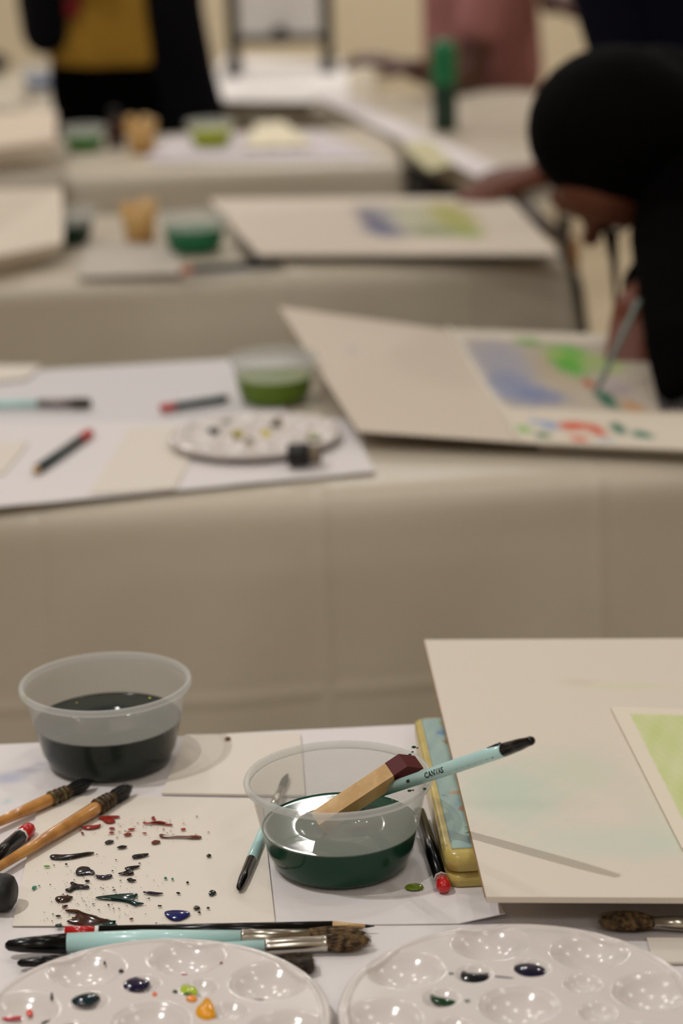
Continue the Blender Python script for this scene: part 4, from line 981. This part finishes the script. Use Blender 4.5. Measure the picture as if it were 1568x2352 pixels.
# --- person standing generic
def stander(name_label, x, y, facing, skin, shoulders, top_m, bot_m, armL, armR, lean=(0, 0), hair=True, wide=1.0, hem=.86, scale=1.0, coat=None):
    t = thing('person', name_label, 'person', (x, y, 0)); fx, fy = cos(facing), sin(facing); f_ = V((fx, fy, 0)); s_ = V((fy, -fx, 0))
    O = V((x, y, 0)); H_ = lambda a, b, z: O + s_ * a * wide + f_ * b + V((0, 0, z * scale)) + V((lean[0], lean[1], 0)) * max(0, (z - .85) / .6)
    bd_ = MB(); hd = H_(0, .03, 1.56)
    Pq, _ = head(bd_, hd, f_ + V((0, 0, -.35)), (0, 0, 1)); bd_.cap(H_(0, .01, 1.48), .052, H_(0, 0, 1.36), .06)
    for q in (-1, 0, 1): chain(bd_, [(H_(q * .07, 0, .9), .10), (H_(q * .06, 0, 1.1), .095), (H_(q * .08, 0, 1.3), .095)])
    for q in (-1, 1): chain(bd_, [(H_(q * .09, 0, .86), .085), (H_(q * .1, 0, .48), .058), (H_(q * .1, -.01, .09), .036)]); bd_.cap(H_(q * .1, 0, .04), .034, H_(q * .11, .13, .035), .028)
    cl = MB()
    for q in (-1, 0, 1): chain(cl, [(H_(q * .075, 0, hem), .115), (H_(q * .06, 0, 1.1), .11), (H_(q * .09, 0, 1.32), .108)])
    for q, arm in ((-1, armL), (1, armR)):
        sh = H_(q * .19, 0, 1.34); el, wr, hdv, hn = [V(a) for a in arm[:4]]
        chain(bd_, [(sh, .055), (el, .040), (wr, .026)]); hand(bd_, wr, hdv, hn, 1, .4, q)
        fr = arm[4] if len(arm) > 4 else .9
        pt = el + (wr - el) * fr if fr > 0 else sh + (el - sh) * .75
        if fr > 0: chain(cl, [(sh, .07), (el, .056), (pt, .045)])
        else: chain(cl, [(sh, .07), (pt, .06)])
    remesh(bd_, 'body', skin, t, .0075)
    eyes(Pq, t)
    remesh(cl, 'shirt', top_m, t, .011)
    bt_ = MB()
    for q in (-1, 0, 1): bt_.cap(H_(q * .07, 0, .95), .098, H_(q * .085, 0, .82), .104)
    for q in (-1, 1): chain(bt_, [(H_(q * .09, 0, .86), .098), (H_(q * .1, 0, .48), .075), (H_(q * .1, 0, .1), .055)])
    remesh(bt_, 'trousers', bot_m, t, .012)
    hr_ = MB(); hr_.ball(hd + V((0, 0, .035)) - f_ * .02, .1, (1, 1, 1), 18); remesh(hr_, 'hair', m_hair, t, .012)
    return t, H_
# --- person B: pink shirt, arms over the crosswise table (side view, facing left)
xb = .36; yb = 4.93
hB1 = atY(945, 158, 5.35); e1_ = atY(1050, 212, 5.55)
stander('person in dusty pink shirt reaching left over the crosswise table', .395, 5.86, radians(215), m_skin, None, m_pink, m_jeans,
        (e1_ + V((.03, .03, .01)), hB1, (-.9, -.15, .25), (0, -.3, 1), -1), (V((.56, 5.80, 1.08)), atY(1262, 10, 5.62), (.9, -.2, .1), (0, -.5, .9), -1), hem=.78, wide=.80, lean=(-.03, -.05))
# dark brush in that person's hand
a = atY(1178, 455, 4.02); b = atY(1288, 552, 3.72)
t = thing('paintbrush', 'thick dark brown brush held above the third table', 'brush', tuple(b)); mb = MB(); mb.tube(a, b, [(0, .012), (.3, .015), (.9, .011), (1, .004)], 12); part('handle', mb, mat('brown_handle', (62, 44, 32), .5), t)
# --- person C: black coat open over mustard shirt
yc = 5.30; xc = atY(272, 100, yc).x
tC, HC = stander('person in open black coat over a mustard shirt', xc, yc, radians(-90), m_skin, None, m_mustard, m_blackc,
        (V((xc + .11, yc + .03, 1.07)), V((xc + .12, yc + .02, .86)), (0, -.1, -1), (1, 0, 0), -1), (V((xc - .13, yc, 1.07)), V((xc - .10, yc - .10, 1.04)), (.5, -.5, .4), (0, -.5, 1), -1), hem=.925, wide=.72)
ct = MB()
chain(ct, [(V((xc + .13, yc - .085, 1.33)), .08), (V((xc + .135, yc - .09, 1.0)), .066), (V((xc + .14, yc - .04, .84)), .08), (V((xc + .18, yc - .02, .60)), .09)])
chain(ct, [(V((xc - .145, yc - .085, 1.33)), .07), (V((xc - .150, yc - .09, .955)), .052)])
for q in (-.02, .04, .1): chain(ct, [(V((xc + q, yc + .06, 1.33)), .085), (V((xc + q, yc + .06, .6)), .085)])
chain(ct, [(V((xc - .13, yc, 1.34)), .078), (V((xc - .16, yc - .02, 1.02)), .062), (V((xc - .155, yc - .07, .955)), .055)])
chain(ct, [(V((xc + .14, yc, 1.34)), .075), (V((xc + .125, yc + .03, 1.07)), .062), (V((xc + .135, yc + .02, .80)), .06)])
remesh(ct, 'coat', mat('black_coat', (13, 13, 18), .95, spec=.1), tC, .011)
sc_ = MB(); chain(sc_, [(V((xc - .03, yc - .13, 1.3)), .02), (V((xc - .085, yc - .135, 1.0)), .018)]); remesh(sc_, 'lanyard', m_redc, tC, .006)
# --- person E: navy top behind person A
ye = 4.0
hE = atY(1556, 165, 3.72)
stander('person in navy top standing behind the black-haired person', .74, 3.90, radians(-100), m_skin2, None, m_navy, m_navy,
        (V((.96, 3.78, 1.06)), V((.76, 3.62, .99)), (-.9, -.1, .05), (0, -.4, .9)), (V((.50, 3.86, .96)), atY(1245, 400, 3.85), (-.75, -.35, -.1), (0, -.4, .9), .55), hem=.86, wide=1.25, lean=(-.12, 0))
GR = {'plastic_tub': 'plastic water tubs', 'folding_table': 'folding tables', 'tablecloth': 'plastic tablecloths', 'pencil': 'pencils on the tables',
      'paintbrush': 'paintbrushes on the tables', 'paper_sheet': 'loose sheets of paper', 'paper_cup': 'tan paper cups', 'display_panel': 'standing panels at left'}
for o in COL.objects:
    if o.parent is None and 'label' in o and 'group' not in o and o.name.split('.')[0] in GR: o['group'] = GR[o.name.split('.')[0]]
    if '_org' in o: del o['_org']
